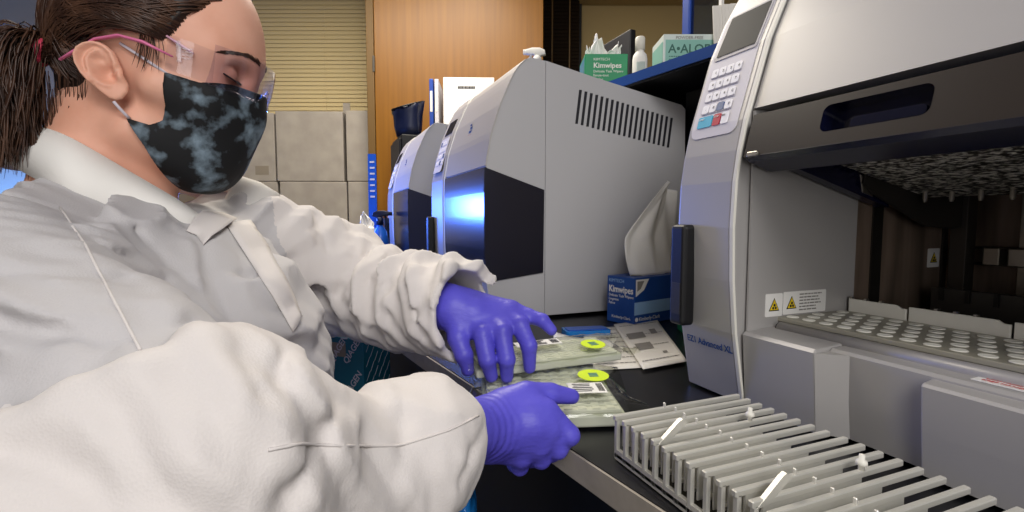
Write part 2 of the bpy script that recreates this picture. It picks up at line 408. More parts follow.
# shelf over the back of the bench
def SX(y): return .832-.145*(y-1.04)
t = thing('bench_shelf', 'black shelf with blue front edge above the back of the bench', 'shelf', (1.05, 1.3, 0))
ya, yb = .64, 2.25
obj('board', prism([(SX(ya)+.004, ya), (1.24, ya), (1.24, yb), (SX(yb)+.004, yb)], .612, .644, 'Z'), 'shelfblack', t)
obj('edge_trim', prism([(SX(ya), ya), (SX(ya)+.004, ya), (SX(yb)+.004, yb), (SX(yb), yb)], .618, .644, 'Z'), 'shelfblue', t)
obj('back_panel', bx(1.225, 1.24, ya, yb, 0.0, .612), 'black', t)
for y in (.68, 1.2, 2.2): obj('post', bx(1.185, 1.224, y, y+.04, 0, .611, .003), 'darksteel', t)
obj('under_box', bx(1.0, 1.18, .98, 1.16, .42, .611, .004), 'black', t)
# things on the shelf
SZ = .6442
def tissue(name, parent, c, w, h, lean, seed, m='tissue', loops=3):
    """a crumpled sheet pulled up out of a slot: wavy in plan, narrowing to a peak"""
    r = random.Random(seed); bm = BM(); nu, nv = 48, 22; g = []
    ph = [r.uniform(0, 6) for _ in range(6)]
    for j in range(nv+1):
        v = j/nv; row = []
        wv = w*(.62+.75*math.sin(PI*min(1, v*1.1+.05))*(1-.45*v))
        for i in range(nu+1):
            u = i/nu-.5
            x = u*wv+lean[0]*v*v; y = lean[1]*v*v+w*.16*(math.sin(u*11+ph[0]+v*1.5)*(.35+v*.6)+.5*math.sin(u*23+ph[1]-v*3))*(.5+.5*v)
            z = h*v*(1-.55*abs(u+.12*math.sin(ph[2]))**1.3*2*v)+.006*math.sin(u*19+ph[3])*v
            row.append(bm.verts.new((c[0]+x, c[1]+y, c[2]+z)))
        g.append(row)
    for j in range(nv):
        for i in range(nu): bm.faces.new((g[j][i], g[j][i+1], g[j+1][i+1], g[j+1][i]))
    o = obj(name, bm, m, parent, True)
    s = o.modifiers.new('thick', 'SOLIDIFY'); s.thickness = .0008
    return o
# green wipe box, its printed face towards the room
t = thing('wipe_box', 'green cardboard wipe box with white lettering and tissues, on the shelf', 'tissue box', (.88, 1.4, SZ))
Mg = frame((.80, 1.38, SZ), RH, (0, 0, 1))        # x along the face, y up, z towards the room
obj('carton', box(BM(), (.066, .058, -.06), (.132, .116, .12), Mg, .002), 'green', t)
obj('side_print', box(BM(), (-.0006, .058, -.06), (.001, .1, .10), Mg), 'teal', t)
obj('top_opening', box(BM(), (.066, .1165, -.06), (.07, .001, .05), Mg), 'black', t)
text('KIMTECH', Mg @ Matrix.Translation((.026, .096, 0)), .011, 'white', t, sx=1.1)
text('Kimwipes', Mg @ Matrix.Translation((.026, .074, 0)), .022, 'white', t, bold=.0004)
for i, s in enumerate(('Delicate Task Wipers', 'Essuie-tout', 'Toallas')): text(s, Mg @ Matrix.Translation((.026, .060-.012*i, 0)), .0105, 'white', t)
tissue('tissue', t, Mg @ Vector((.058, .118, -.06)), .055, .075, (-.01, 0), 3)
tissue('tissue', t, Mg @ Vector((.098, .118, -.05)), .04, .05, (.015, 0), 5)
tissue('tissue', t, Mg @ Vector((.025, .118, -.05)), .03, .035, (-.01, 0), 8)
# black board leaning at the back of the shelf
t = thing('monitor', 'thin black panel standing behind the green wipe box', 'monitor', (.965, 1.5, SZ))
obj('screen_panel', bx(.992, 1.015, 1.42, 1.66, SZ+.02, .876, .004), 'black', t)
obj('foot', bx(.985, 1.09, 1.49, 1.59, SZ, SZ+.012, .003), 'black', t); obj('neck', bx(1.0155, 1.03, 1.52, 1.55, SZ+.01, .75, .003), 'black', t)
# white bottle
t = thing('bottle', 'small white plastic bottle with white cap between the two cartons on the shelf', 'bottle', (.93, 1.28, SZ))
obj('body', lathe([(.001, 0), (.021, 0), (.022, .004), (.022, .085), (.019, .098), (.011, .108), (.011, .112)], (.93, 1.28, SZ)), 'white', t, True)
obj('cap', lathe([(.001, .111), (.0145, .111), (.0145, .146), (.012, .15), (.001, .151)], (.93, 1.28, SZ)), 'whiteplastic', t, True)
bm = BM()
for k in range(12):
    a = -2.6+k*.1; box(bm, (.93+.0222*math.cos(a), 1.28+.0222*math.sin(a), SZ+.05), (.0012, .0024, .045), Matrix.Identity(4))
obj('paper_label', bm, 'palebox', t)
# glove carton
t = thing('glove_box', 'pale green and white glove carton with dark green lettering on the shelf', 'box', (.93, 1.08, SZ))
u = Vector((.93, -.37, 0)).normalized(); Ma = frame((.838, 1.056, SZ), u, (0, 0, 1))
obj('carton', box(BM(), (.105, .036, -.05), (.21, .072, .10), Ma, .0015), 'palebox', t)
obj('printed_panel', plate(Ma, .2, .056, .0006, 0, .105, .030), 'aloe', t)
obj('end_print', box(BM(), (-.0006, .03, -.05), (.001, .05, .09), Ma), 'aloe', t)
text('A\u2022ALOE', Ma @ Matrix.Translation((.012, .026, .0005)), .03, 'aloetext', t, bold=.0005)
text('POWDER-FREE', Ma @ Matrix.Translation((.03, .0595, .0005)), .0105, 'printgrey', t)
textlines(Ma @ Matrix.Translation((.014, .017, 0)), .09, 2, .007, 'aloetext', t, 'printing', .002, 4)
# clear guard pane in blue and white posts
t = thing('guard_screen', 'clear upright screen between a blue post and a white post behind the glove carton', 'screen', (1.06, 1.12, SZ))
obj('blue_post', bx(1.045, 1.065, 1.205, 1.235, SZ, 1.0, .003), 'bluepost', t)
obj('white_post', bx(1.05, 1.06, 1.085, 1.095, SZ, 1.0, .001), 'white', t)
obj('pane', bx(1.053, 1.057, 1.095, 1.205, SZ+.005, 1.0), 'pane', t)
# pile of papers
t = thing('paper_stack', 'bundle of white papers leaning on the shelf by the keypad instrument', 'papers', (1.0, .93, SZ))
for k in range(9):
    M = frame((.955+.006*k, .985-.004*k, SZ), (.9, -.43, 0), (.22+.02*k*random.random(), .1, 1))
    obj('sheet', plate(M, .13, .135+.012*random.random(), .003, 0, .05, .075), 'paper', t)
# trigger spray bottle far along the shelf
def spray_bottle(name, label, c, h, m_body, m_head, ang, cat='spray bottle'):
    t = thing(name, label, cat, c); x, y, z = c
    obj('body', lathe([(.001, 0), (.036, 0), (.038, .006), (.038, h*.5), (.03, h*.66), (.014, h*.74), (.013, h*.78)], c), m_body, t, True)
    obj('collar', lathe([(.001, h*.76), (.017, h*.76), (.017, h*.86), (.012, h*.875), (.001, h*.875)], c), m_head, t, True)
    M = Matrix.Translation((x, y, z+h*.87)) @ Matrix.Rotation(ang, 4, 'Z')
    obj('spray_head', prism([(-.03, .022), (-.034, .005), (-.012, 0), (-.010, -.004), (.010, -.004), (.012, .006), (.034, .008), (.046, .010), (.046, .026), (.02, .032), (-.012, .031)], -.012, .012, 'Y', None, .003, M), m_head, t, True)
    obj('nozzle', prism(rrect(.018, .018, .004, 3, 0, .018), .046, .056, 'X', None, .001, M), m_head, t)
    obj('trigger', tube([M @ Vector(p) for p in ((.024, 0, .008), (.03, 0, -.012), (.038, 0, -.03), (.036, 0, -.045))], [.006, .005, .005, .003], 8), m_head, t, True)
    return t
spray_bottle('spray_bottle', 'white trigger spray bottle showing only its head above the large instrument', (.86, 1.86, SZ), .295, 'white', 'white', PI-.5)
#@ far cabinet and binders
t = thing('equipment_cabinet', 'black floor cabinet at the far end beyond the instruments', 'cabinet', (.8, 2.85, FZ))
obj('body', bx(.46, 1.2, 2.68, 3.0, FZ, .70, .005), 'black', t); obj('door', bx(.448, .459, 2.69, 2.99, FZ+.05, .68, .003), 'black', t)
obj('handle', bx(.438, .447, 2.72, 2.735, .2, .4, .002), 'darksteel', t)
def binder(c, m, label, w=.04, d=.28, h=.32):
    x, y = c; t = thing('binder', label, 'binder', (x, y, .7005), 0, 'binders on the far cabinet')
    M = Matrix.Translation((x, y, .7005)) @ Matrix.Rotation(-.35, 4, 'Z')
    obj('cover', box(BM(), (0, d/2, h/2), (w, d, h), M, .003), m, t)
    obj('spine_label', box(BM(), (0, -.0008, h*.62), (w*.6, .001, h*.35), M), 'paper', t)
    return t
binder((.665, 2.75), 'keypad', 'narrow pale binder between the blue binder and the white file carton', .022)
binder((.637, 2.757), 'bluepost', 'narrow blue binder with pale spine label, leftmost on the far cabinet', .022)
t = thing('file_carton', 'tall white file carton with dark heading, behind the large instrument', 'box', (.85, 2.85, .7005))
M = Matrix.Translation((.69, 2.742, .7005)) @ Matrix.Rotation(-.35, 4, 'Z')
obj('carton', box(BM(), (.15, .12, .165), (.28, .24, .33), M, .003), 'white', t)
textlines(M @ Matrix.Translation((.09, 0, .275)) @ Matrix.Rotation(PI/2, 4, 'X'), .13, 1, .01, 'ink', t, 'heading', .014, 3)
# dark folded cloth bag beside the binders
t = thing('tote_bag', 'dark open bag with a folded rim standing left of the binders', 'bag', (.55, 2.8, .7005))
bm = BM(); rings = []
for j, (z, s) in enumerate(((0, .9), (.05, 1), (.11, 1.05), (.15, 1.15), (.17, 1.2))):
    ring = []
    for k in range(20):
        a = 2*PI*k/20; ring.append(bm.verts.new((.515+.072*s*math.cos(a)+.006*math.sin(5*a+j), 2.79+.075*s*math.sin(a)+.006*math.cos(3*a), .7005+z+(.03*math.cos(a-.3) if j > 2 else 0))))
    rings.append(ring)
for a, b in zip(rings, rings[1:]):
    for k in range(20): bm.faces.new((a[k], a[(k+1) % 20], b[(k+1) % 20], b[k]))
bm.faces.new(rings[0][::-1])
o = obj('bag_body', bm, 'spray', t, True); o.modifiers.new('s', 'SOLIDIFY').thickness = .003
obj('rim', tube([(.515+.087*math.cos(2*PI*k/20), 2.79+.09*math.sin(2*PI*k/20), .872+.03*math.cos(2*PI*k/20-.3)) for k in range(21)], .004, 6), 'black', t, True)
# blue spray bottle, label strip and tissue at the far end of the bench
spray_bottle('spray_bottle', 'blue trigger spray bottle at the far left end of the bench', (.30, 2.36, .0), .30, 'wetblue', 'spray', -.4)
t = thing('label_roll_strip', 'tall blue strip with pale marks standing behind the blue spray bottle', 'strip', (.285, 2.44, 0))
M = frame((.262, 2.46, 0), RH, (.02, 0, 1))
obj('strip_board', plate(M, .038, .56, .004, .003, .019, .28), 'wetblue', t)
bm = BM()
for k in range(7): box(bm, (.02, .36+.027*k, .0048), (.022, .008, .001), M)
obj('marks', bm, 'keypad', t); obj('foot', box(BM(), (.019, .006, .002), (.07, .012, .06), M, .002), 'wetblue', t)
t = thing('wipe_pad', 'crumpled white wipe beside the blue spray bottle', 'wipe', (.235, 2.33, 0))
obj('holder', lathe([(.001, 0), (.028, 0), (.03, .01), (.03, .21), (.026, .22), (.001, .22)], (.24, 2.31, 0)), 'white', t, True)
tissue('sheet', t, (.24, 2.31, .215), .05, .07, (-.02, 0), 12)
# ------------------------------------------------------------------ things on the worktop between the instruments
# blue wipe box with a big tissue
t = thing('wipe_box', 'blue cardboard wipe box with white lettering, big tissue rising from it, on the bench', 'tissue box', (.75, 1.0, .001))
u = Vector((.97, .24, 0)).normalized(); Mk = frame((.699, .968, .001), u, (0, 0, 1))
KH = .113
obj('carton', box(BM(), (.11, KH/2, -.0425), (.22, KH, .085), Mk, .0015), 'boxblue', t)
obj('light_band', plate(Mk, .216, .03, .0005, 0, .11, .04), 'boxlight', t)
bm = BM()
prism([(.006, KH-.004), (.052, KH-.004), (.034, KH-.03), (.006, KH-.044)], 0, .0008, 'Z', bm, 0, Mk); obj('corner_picture', bm, 'white', t)
bm = BM(); prism([(.010, KH-.008), (.034, KH-.008), (.022, KH-.026), (.010, KH-.032)], .0008, .0012, 'Z', bm, 0, Mk); obj('picture_print', bm, 'printgrey', t)
text('Kimberly-Clark', Mk @ Matrix.Translation((.018, .010, 0)), .0125, 'white', t)
obj('emblem', prism(rrect(.010, .010, .0049, 6, .010, .014), 0, .0008, 'Z', None, 0, Mk), 'white', t)
Me = frame(Vector((.699, .968, .001))+Vector((-.24, .97, 0)).normalized()*.085, Vector((.24, -.97, 0)), (0, 0, 1))
text('KIMTECH', Me @ Matrix.Translation((.006, KH-.014, 0)), .0115, 'boxlight', t)
text('Kimwipes', Me @ Matrix.Translation((.006, KH-.038, 0)), .0225, 'white', t, bold=.0005, sx=.86)
for i, s in enumerate(('Delicate Task Wipers', 'Lingettes', 'Pa\u00f1os')): text(s, Me @ Matrix.Translation((.006, KH-.049-.0095*i, 0)), .0088, 'white', t)
text('Kimberly-Clark', Me @ Matrix.Translation((.016, .012, 0)), .0095, 'white', t)
obj('top_slot', box(BM(), (.10, KH+.0003, -.0425), (.13, .001, .03), Mk), 'black', t)
# its tissue: a tall lopsided peak
bm = BM(); g = []; nu, nv = 44, 30; rr = random.Random(4)
for j in range(nv+1):
    v = j/nv; row = []
    lo, hi = .012+.0*v, .16
    L = .034-.034*math.sin(min(1, v/.42)*PI/2) if v < .42 else .0+.150*((v-.42)/.58)**1.15     # left outline: out to a corner, then up to the peak
    Rr = .222-.02*v
    for i in range(nu+1):
        s = i/nu; x = L+(Rr-L)*s
        z = KH+.235*v*(1-.10*s*v)-.02*(1-s)*v*(1-v)
        d = -.0425+.014*math.sin(s*5+1.3*v)*(.4+.6*v)+.003*math.sin(s*17+4*v)+.006*abs(math.sin(s*7-2*v))+.012*(1-v)*math.sin(3*s)
        row.append(bm.verts.new(Mk @ Vector((x, z, d))))
    g.append(row)
for j in range(nv):
    for i in range(nu): bm.faces.new((g[j][i], g[j][i+1], g[j+1][i+1], g[j+1][i]))
o = obj('tissue', bm, 'tissue', t, True); o.modifiers.new('s', 'SOLIDIFY').thickness = .0008
# second carton behind the pillar
t = thing('carton', 'green and white carton corner showing between the blue wipe box and the handle', 'box', (.80, .84, .001))
Mq = frame((.756, .868, .001), (.9, -.43, 0), (0, 0, 1))
obj('carton_body', box(BM(), (.05, .045, -.022), (.10, .09, .04), Mq, .0015), 'green', t)
bm = BM()
for k in range(6): tube([Mq @ Vector((.004+.011*k, .012+.006*(k % 3), .0006)), Mq @ Vector((.012+.011*k, .05, .0006)), Mq @ Vector((.006+.012*k, .08, .0006))], .0022, 6, bm)
obj('leaf_print', bm, 'palebox', t)
# printed sheets
def sheet(label, pts, z, seed, blocks, m='paper', curl=.0, nlines=6):
    """pts: four corners (x, y) in order; a thin sheet with printed lines and grey blocks"""
    t = thing('paper_sheet', label, 'paper', (sum(p[0] for p in pts)/4, sum(p[1] for p in pts)/4, z), 0, 'printed sheets on the bench')
    P = [Vector((p[0], p[1], z)) for p in pts]
    def S(u, v, dz=0):
        q = (P[0]*(1-u)+P[1]*u)*(1-v)+(P[3]*(1-u)+P[2]*u)*v; q.z += dz+curl*(u-.5)**2*4+.002*math.sin(3*v+seed)**2; return q
    bm = BM(); n = 14; g = [[bm.verts.new(S(i/n, j/n)) for i in range(n+1)] for j in range(n+1)]
    for j in range(n):
        for i in range(n): bm.faces.new((g[j][i], g[j][i+1], g[j+1][i+1], g[j+1][i]))
    o = obj('sheet', bm, m, t, True); o.modifiers.new('s', 'SOLIDIFY').thickness = .0006
    def quad(bm, u0, u1, v0, v1):
        bm.faces.new([bm.verts.new(S(a, b, .0009)) for a, b in ((u0, v0), (u1, v0), (u1, v1), (u0, v1))])
    bm = BM(); r = random.Random(seed)
    for k in range(nlines):
        v = .1+.8*k/max(1, nlines-1); u = .08
        while u < .9:
            l = r.uniform(.03, .09); quad(bm, u, min(u+l, .92), v, v+.012); u += l+.015
    if nlines: obj('print', bm, 'printgrey', t)
    if blocks:
        bm = BM()
        for b in blocks: quad(bm, *b)
        obj('print_block', bm, 'printgrey', t)
    return t
sheet('large printed sheet with grey blocks lying by the foot of the keypad instrument', [(.50, .665), (.60, .675), (.79, 1.0), (.655, .985)], .0050, 1, [(.12, .5, .56, .7), (.15, .5, .3, .44), (.66, .8, .62, .74), (.62, .72, .18, .22)], 'paper', .0, 4)
sheet('printed sheet partly covered by the large sheet and the clear packs', [(.43, .70), (.53, .68), (.68, .97), (.57, .99)], .0008, 2, [(.2, .5, .2, .3)], 'paper', .0, 8)
sheet('white paper strip just beyond the gloved fingertips, edge turned up', [(.405, .80), (.47, .72), (.56, .83), (.47, .93)], .0085, 3, [], 'white', .008, 3)
# small blue pad
t = thing('blue_pad', 'flat blue plastic tray edge lying beyond the papers', 'tray', (.55, .93, .001))
Mb = frame((.50, .93, .001), (.93, -.2, 0), (.3, 1, 0))
obj('pad', plate(Mb, .10, .045, .012, .005, .05, .02), 'blueplastic', t); obj('raised_rim', plate(Mb @ Matrix.Translation((0, 0, .0121)), .088, .033, .002, .004, .05, .02), 'wetblue', t)
# clear packs of cartridges
def pack(name, label, o, u, v, w, d, h, tilt_seed, sticker, lab):
    """shallow clear-bag pack: tray of cartridge strips in a film, x along u, y along v"""
    M = frame(o, u, v); t = thing(name, label, 'pack', o, 0, 'clear packs held by the worker')
    n = 10
    tr = obj('tray', box(BM(), (w/2, d/2, h*.32), (w, d, h*.62), M, .003), 'tray', t)
    for k in range(n):
        y = d*(k+.5)/n; bm = BM(); box(bm, (w/2, y, h*.74), (w*.93, d/n*.68, h*.22), M, .0015)
        for q in range(9): box(bm, (w*(.09+.1*q), y, h*.87), (w*.06, d/n*.5, h*.06), M, .0006)
        c = obj('cartridge', bm, 'cartridge', t)
    r = random.Random(tilt_seed); bm = BM(); nu, nv = 30, 18; g = []
    for j in range(nv+1):
        row = []
        for i in range(nu+1):
            a, b = i/nu, j/nv; x = -.012+(w+.042)*a; y = -.004+(d+.008)*b
            z = h*.97+.004+.0035*mnoise.noise((x*45, y*60, tilt_seed))+.002*mnoise.noise((x*110, y*110, tilt_seed+3))
            ex = max(0, a-.86)/.14; z -= ex*h*.75; z += ex*.012*math.sin(7*b+tilt_seed)
            ed = max(0, abs(b-.5)-.44)/.06; z -= ed*h*.5
            row.append(bm.verts.new(M @ Vector((x, y, z))))
        g.append(row)
    for j in range(nv):
        for i in range(nu): bm.faces.new((g[j][i], g[j][i+1], g[j+1][i+1], g[j+1][i]))
    obj('film', bm, 'bag', t, True)
    zt = h*.97+.0085
    if sticker:
        x, y, rx = sticker; s = obj('sticker', prism([(x+rx*math.cos(2*PI*k/28), y+rx*math.sin(2*PI*k/28)) for k in range(28)], zt, zt+.0006, 'Z', None, 0, M), 'yellowsticker', t, label='round yellow sticker')
        bm = BM()
        for k in range(3): box(bm, (x, y-.005+.005*k, zt+.0009), (.012, .0026, .0004), M)
        obj('mark', bm, 'teal', s)
    x, y, a, b = lab; s = obj('label', plate(M @ Matrix.Translation((0, 0, zt-.001)), a, b, .0006, 0, x, y), 'white', t)
    bm = BM(); rr = random.Random(tilt_seed)
    for k in range(5): box(bm, (x-a*.12, y-b*.35+b*.17*k, zt), (a*rr.uniform(.4, .6), b*.05, .0004), M)
    for k in range(7): box(bm, (x+a*.30+a*.025*k, y, zt), (a*.012, b*.75, .0004), M)
    obj('printing', bm, 'ink', s)
    return t
#@PACKS
pack('cartridge_pack', 'lower clear pack of cartridges with round yellow sticker on the bench edge', (.182, .541, .0025), (.95, -.30, 0), (.33, .93, .06), .172, .150, .026, 1, (.150, .082, .021), (.132, .042, .046, .032))
pack('cartridge_pack', 'upper clear pack of cartridges resting on the lower pack under the fingertips', (.200, .620, .039), (1, -.02, .012), (.08, 1, .10), .225, .066, .019, 2, (.180, .010, .018), (.105, .040, .07, .020))
# steel cartridge racks
def rack(label, y0, nfin, xo, mark, clip):
    t = thing('cartridge_rack', label, 'rack', (.37, y0-.0155*nfin/2, .001), 0, 'metal cartridge racks before the open instrument')
    yb = y0-.0155*nfin
    obj('base_plate', bx(xo+.004, xo+.125, yb+.001, y0+.002, .001, .004), 'darksteel', t)
    obj('front_foot', bx(xo, xo+.006, yb+.001, y0+.002, .001, .009, .001), 'alu', t)
    for k in range(nfin):
        y = y0-.0155*k; f = BM()
        box(f, (xo+.083, y, .0455), (.170, .0052, .0055), None, .0008, 1)           # top rail reaching to the tip
        box(f, (xo+.062, y-.0012, .0285), (.108, .0016, .029), None)            # web
        box(f, (xo+.0022, y, .024), (.0044, .0052, .042), None, .0008, 1)         # front leg
        box(f, (xo+.0022, y-.0077, .0085), (.0044, .0105, .008), None)
        for q in range(3): box(f, (xo+.020+.035*q, y-.0042, .016), (.012, .0045, .003), None)
        fin = obj('fin', f, 'alu', t)
        pin = obj('pin', box(BM(), (xo+.062+.002*(k % 2), y, .0505), (.002, .003, .005), None, .0005, 1), 'aluedge', fin)
    y = y0-.0155*mark
    obj('stop_plate', prism([(xo+.002, .043), (xo+.012, .043), (xo+.036, .060), (xo+.030, .064), (xo+.026, .062)], y-.003, y+.001, 'Y'), 'alu', t)
    y = y0-.0155*clip; bm = BM(); lathe([(.0005, 0), (.0025, 0), (.0025, .004), (.0045, .005), (.004, .008), (.0022, .009), (.0022, .013), (.0005, .0135)], (xo+.118, y, .048), 10, bm)
    obj('clip', bm, 'whiteplastic', t, True)
rack('farther metal rack with open fins, the one beside the clear packs', .428, 8, .289, 4, 4)
rack('nearer metal rack with open fins, at the bottom right corner', .3035, 9, .291, 3, 3)
# teal kit carton and its wrapper on a low black trolley beyond the worker
t = thing('trolley', 'low black trolley standing left of the bench beyond the worker', 'trolley', (.0, 1.15, FZ))
obj('tray', bx(-.28, .15, .96, 1.42, -.20, -.17, .004), 'black', t)
obj('lower_tray', bx(-.28, .15, .96, 1.42, -.75, -.73, .004), 'black', t)
for x in (-.27, .125):
    for y in (.965, 1.395): obj('leg', bx(x, x+.018, y, y+.018, FZ+.03, -.201), 'darksteel', t)
for x in (-.261, .134):
    for y in (.974, 1.404): obj('wheel', lathe([(.001, 0), (.015, 0), (.018, .006), (.018, .024), (.015, .03), (.001, .03)], (x, y, FZ), 12), 'black', t)
KZ = -.1695; c0 = Vector((.092, 1.015, KZ)); ur = Vector((.72, .69, 0)).normalized(); ul = Vector((-.69, .72, 0)).normalized(); KT = .013-KZ
t = thing('kit_carton', 'dark teal kit carton with white diagonal lettering, left of the bench', 'box', (c0+ur*.04+ul*.08).to_tuple())
Mr = frame(c0, ur, (0, 0, 1)); Ml = frame(c0+ul*.17, -ul, (0, 0, 1))
obj('carton', box(BM(), (.042, KT/2, -.085), (.084, KT, .17), Mr, .0015), 'teal', t)
bm = BM(); a = 1.05; d = Vector((math.cos(a), math.sin(a), 0)); r = random.Random(2)
for i in range(13):
    for j in range(12):
        p = Vector((-.03+.0125*i, .006+.030*j-.012*(i % 3), .0006)); q = p+d*.021
        if min(p.x, q.x) > .003 and max(p.x, q.x) < .081 and p.y > .003 and q.y < KT-.004: tube([Mr @ p, Mr @ q], .0007, 4, bm)
obj('line_print', bm, 'keypad', t)
for x, y in ((.090, .125), (.125, .055), (.055, .06), (.128, .128)):
    text('QIAGEN', Ml @ Matrix.Translation((x, y, .0003)) @ Matrix.Rotation(.95, 4, 'Z'), .019, 'keypad', t, bold=.0003)
obj('label_patch', plate(Ml, .05, .028, .0006, 0, .10, KT-.026), 'tape', t)
t = thing('plastic_wrapper', 'crumpled striped plastic wrapper lying on the dark teal carton', 'wrapper', (c0+ul*.08+ur*.04+Vector((0, 0, KT+.001))).to_tuple())
for k, m in enumerate(('teal', 'palebox', 'aloe', 'palebox')):
    bm = BM(); n = 26; g = []
    for j in range(5):
        g.append([])
        for i in range(n+1):
            s = i/n; p = c0+ul*(.004+.15*s)+ur*(.006+.0175*(k+j/4))
            g[-1].append(bm.verts.new(p+Vector((0, 0, KT+.004+.014*math.sin(PI*s)*(.5+k*.16)+.005*abs(math.sin(9*s+k*2+j*.4))))))
    for j in range(4):
        for i in range(n): bm.faces.new((g[j][i], g[j][i+1], g[j+1][i+1], g[j+1][i]))
    o = obj('film_strip', bm, m, t, True); o.modifiers.new('s', 'SOLIDIFY').thickness = .001
# bright blue waste bag hung on the bench front
t = thing('waste_bag', 'crumpled shiny blue plastic bag hanging on the bench front below the near cuff', 'bag', (.20, .72, -.30))
bm = BM(); g = []
for j in range(19):
    z = -.035-.32*j/18; row = []
    for k in range(36):
        a = 2*PI*k/36; s = .75+.5*math.sin(PI*min(1, .12+j/18)); nz = mnoise.noise((3*math.cos(a), 3*math.sin(a), z*16))
        row.append(bm.verts.new((.184+(.021*s+.010*nz)*math.cos(a), .690+(.060*s+.022*nz)*math.sin(a), z)))
    g.append(row)
for a, b in zip(g, g[1:]):
    for k in range(36): bm.faces.new((a[k], b[k], b[(k+1) % 36], a[(k+1) % 36]))
bm.faces.new(g[-1])
o = obj('bag_body', bm, 'blueplastic', t, True)
obj('hook', tube([(.180, .690, -.06), (.196, .690, -.03), (.212, .690, -.006), (.216, .690, .0025), (.235, .690, .0025)], .002, 6), 'steel', t)
# ------------------------------------------------------------------ bench instruments (front looks towards -x)
def shade_auto(o):
    pass
PROF = [(.0, .020), (.06, .011), (.11, .004), (.18, .001), (.25, .0), (.32, .0), (.373, .002), (.45, .016), (.522, .040), (.58, .066), (.607, .080), (.630, .098), (.642, .116)]   # z, x of the front outline
def px_at(prof, z):
    for (z0, x0), (z1, x1) in zip(prof, prof[1:]):
        if z0 <= z <= z1: return x0+(x1-x0)*(z-z0)/(z1-z0)
    return prof[-1][1] if z > prof[-1][0] else prof[0][1]
def strip(prof, z0, z1, off, thick, y0, y1, bm=None, n=10):
    """curved slab following the front outline between two heights, standing off it"""
    zs = [z0+(z1-z0)*k/n for k in range(n+1)]
    a = [(px_at(prof, z)-off, z) for z in zs]; b = [(x+thick, z) for x, z in a]
    return prism(a+b[::-1], y0, y1, 'Y', bm)
def closed_instrument(label, loc):
    """local frame: x depth from the front, y from the near flank (0) to the far flank, z up from the worktop"""
    t = thing('lab_instrument', label, 'lab instrument', loc, 0, 'bench instruments with closed doors')
    o = dict(parent=t, local=True)
    fl = .008; WD = .54; YD = .372
    P = [(z, x) for z, x in PROF]
    side = [(x, max(z, fl)) for z, x in P]
    xs = .158
    # front shell of the near flank: full width of the door zone
    f1 = side+[(xs, .638), (xs, fl)]
    obj('front_shell', prism(f1, 0.0015, YD, 'Y', None, .0012), 'greyside', **o)
    rear = [(xs+.0005, fl), (xs+.0005, .638), (.30, .612), (.575, .567), (.588, .555), (.592, .30), (.60, fl)]
    obj('rear_housing', prism(rear, 0, WD, 'Y', None, .0012), 'greyside', **o)
    pil = [(x-.006, max(z, fl)) for z, x in P]+[(xs, .640), (xs, fl)]
    p = obj('keypad_pillar', prism(pil, YD+.012, WD, 'Y', None, .005), 'silver', **o)
    obj('pillar_trim', prism([(x-.004, max(z, fl)) for z, x in P]+[(xs-.01, .63), (xs-.01, fl)], YD+.001, YD+.0115, 'Y', None, .001), 'whiteplastic', **o)
    # upper door skin with its emblem
    d = obj('door', strip(P, .378, .636, .003, .004, .0, YD, None, 16), 'silver', **o)
    Mf = frame((px_at(P, .49)-.0035, .20, .49), (0, -1, 0), (.22, 0, 1))
    bm = BM(); box(bm, (0, 0, 0), (.022, .006, .001), Mf); box(bm, (.004, .010, 0), (.016, .006, .001), Mf); box(bm, (-.002, .019, 0), (.014, .005, .001), Mf)
    e = obj('emblem', bm, 'blueink', d, local=True)
    obj('emblem_name', box(BM(), (0, -.012, 0), (.03, .007, .001), Mf), 'red', d, local=True)
    # dark window wrapping the near corner
    bm = strip(P, .10, .374, .004, .005, -.002, YD, None, 14)
    prism([(px_at(P, z)-.004, z) for z in [.10+.274*k/14 for k in range(15)]]+[(.154, .324), (.152, .118)], -.0025, .0012, 'Y', bm)
    obj('window', bm, 'window', **o)
    obj('door_chin', strip(P, .012, .097, .003, .004, .0, YD, None, 8), 'greyside', **o)
    # vents: slanted slots in the near flank
    vp = bmesh.new(); bmesh.ops.create_grid(vp, x_segments=1, y_segments=1, size=.0); vp.free()
    for k in range(19):
        s = k/18; x = .255+.286*s; zt = .577-.048*s; zb = zt-.085+.004*s
        obj('vent_slot', prism([(x-.0040, zt), (x+.0040, zt), (x-.0105+.0035, zb), (x-.0105-.0040, zb)], -.0006, .004, 'Y'), 'ink', **o)
    # keypad pillar: screen, keys, black pull
    ym = (YD+.012+WD)/2
    def onp(z, off=.0062):
        a = px_at(P, z-.01); b = px_at(P, z+.01)
        return frame((px_at(P, z)-off, ym, z), (0, -1, 0), (b-a, 0, .02))
    obj('screen', plate(onp(.545), .085, .05, .0012, .003), 'screen', p, local=True)
    M = onp(.455); obj('keypad', plate(M, .10, .115, .0012, .010), 'keypad', p, local=True)
    for i in range(4):
        for j in range(4): obj('key', plate(M, .016, .014, .0024, .003, -.032+.0215*i, .040-.022*j), 'key' if (i+j) % 5 else 'slate', p, local=True)
    obj('pull', bx(px_at(P, .2)-.028, px_at(P, .2)-.006, WD-.045, WD-.012, .12, .26, .005), 'black', p, local=True)
    for x in (.06, .53):
        for y in (.05, WD-.05): obj('foot', lathe([(.012, 0), (.014, .003), (.014, .0085), (.012, .009)], (x, y, 0), 14), 'black', **o)
    return t
i2 = closed_instrument('large grey instrument with slotted vents and dark window in the middle of the bench', (.388, 1.13, 0.0005))
i3 = copy_tree(i2); i3.location = (.368, 2.01, .0005)
i3['label'] = 'grey instrument farther along the bench, half hidden by the large one with vents'

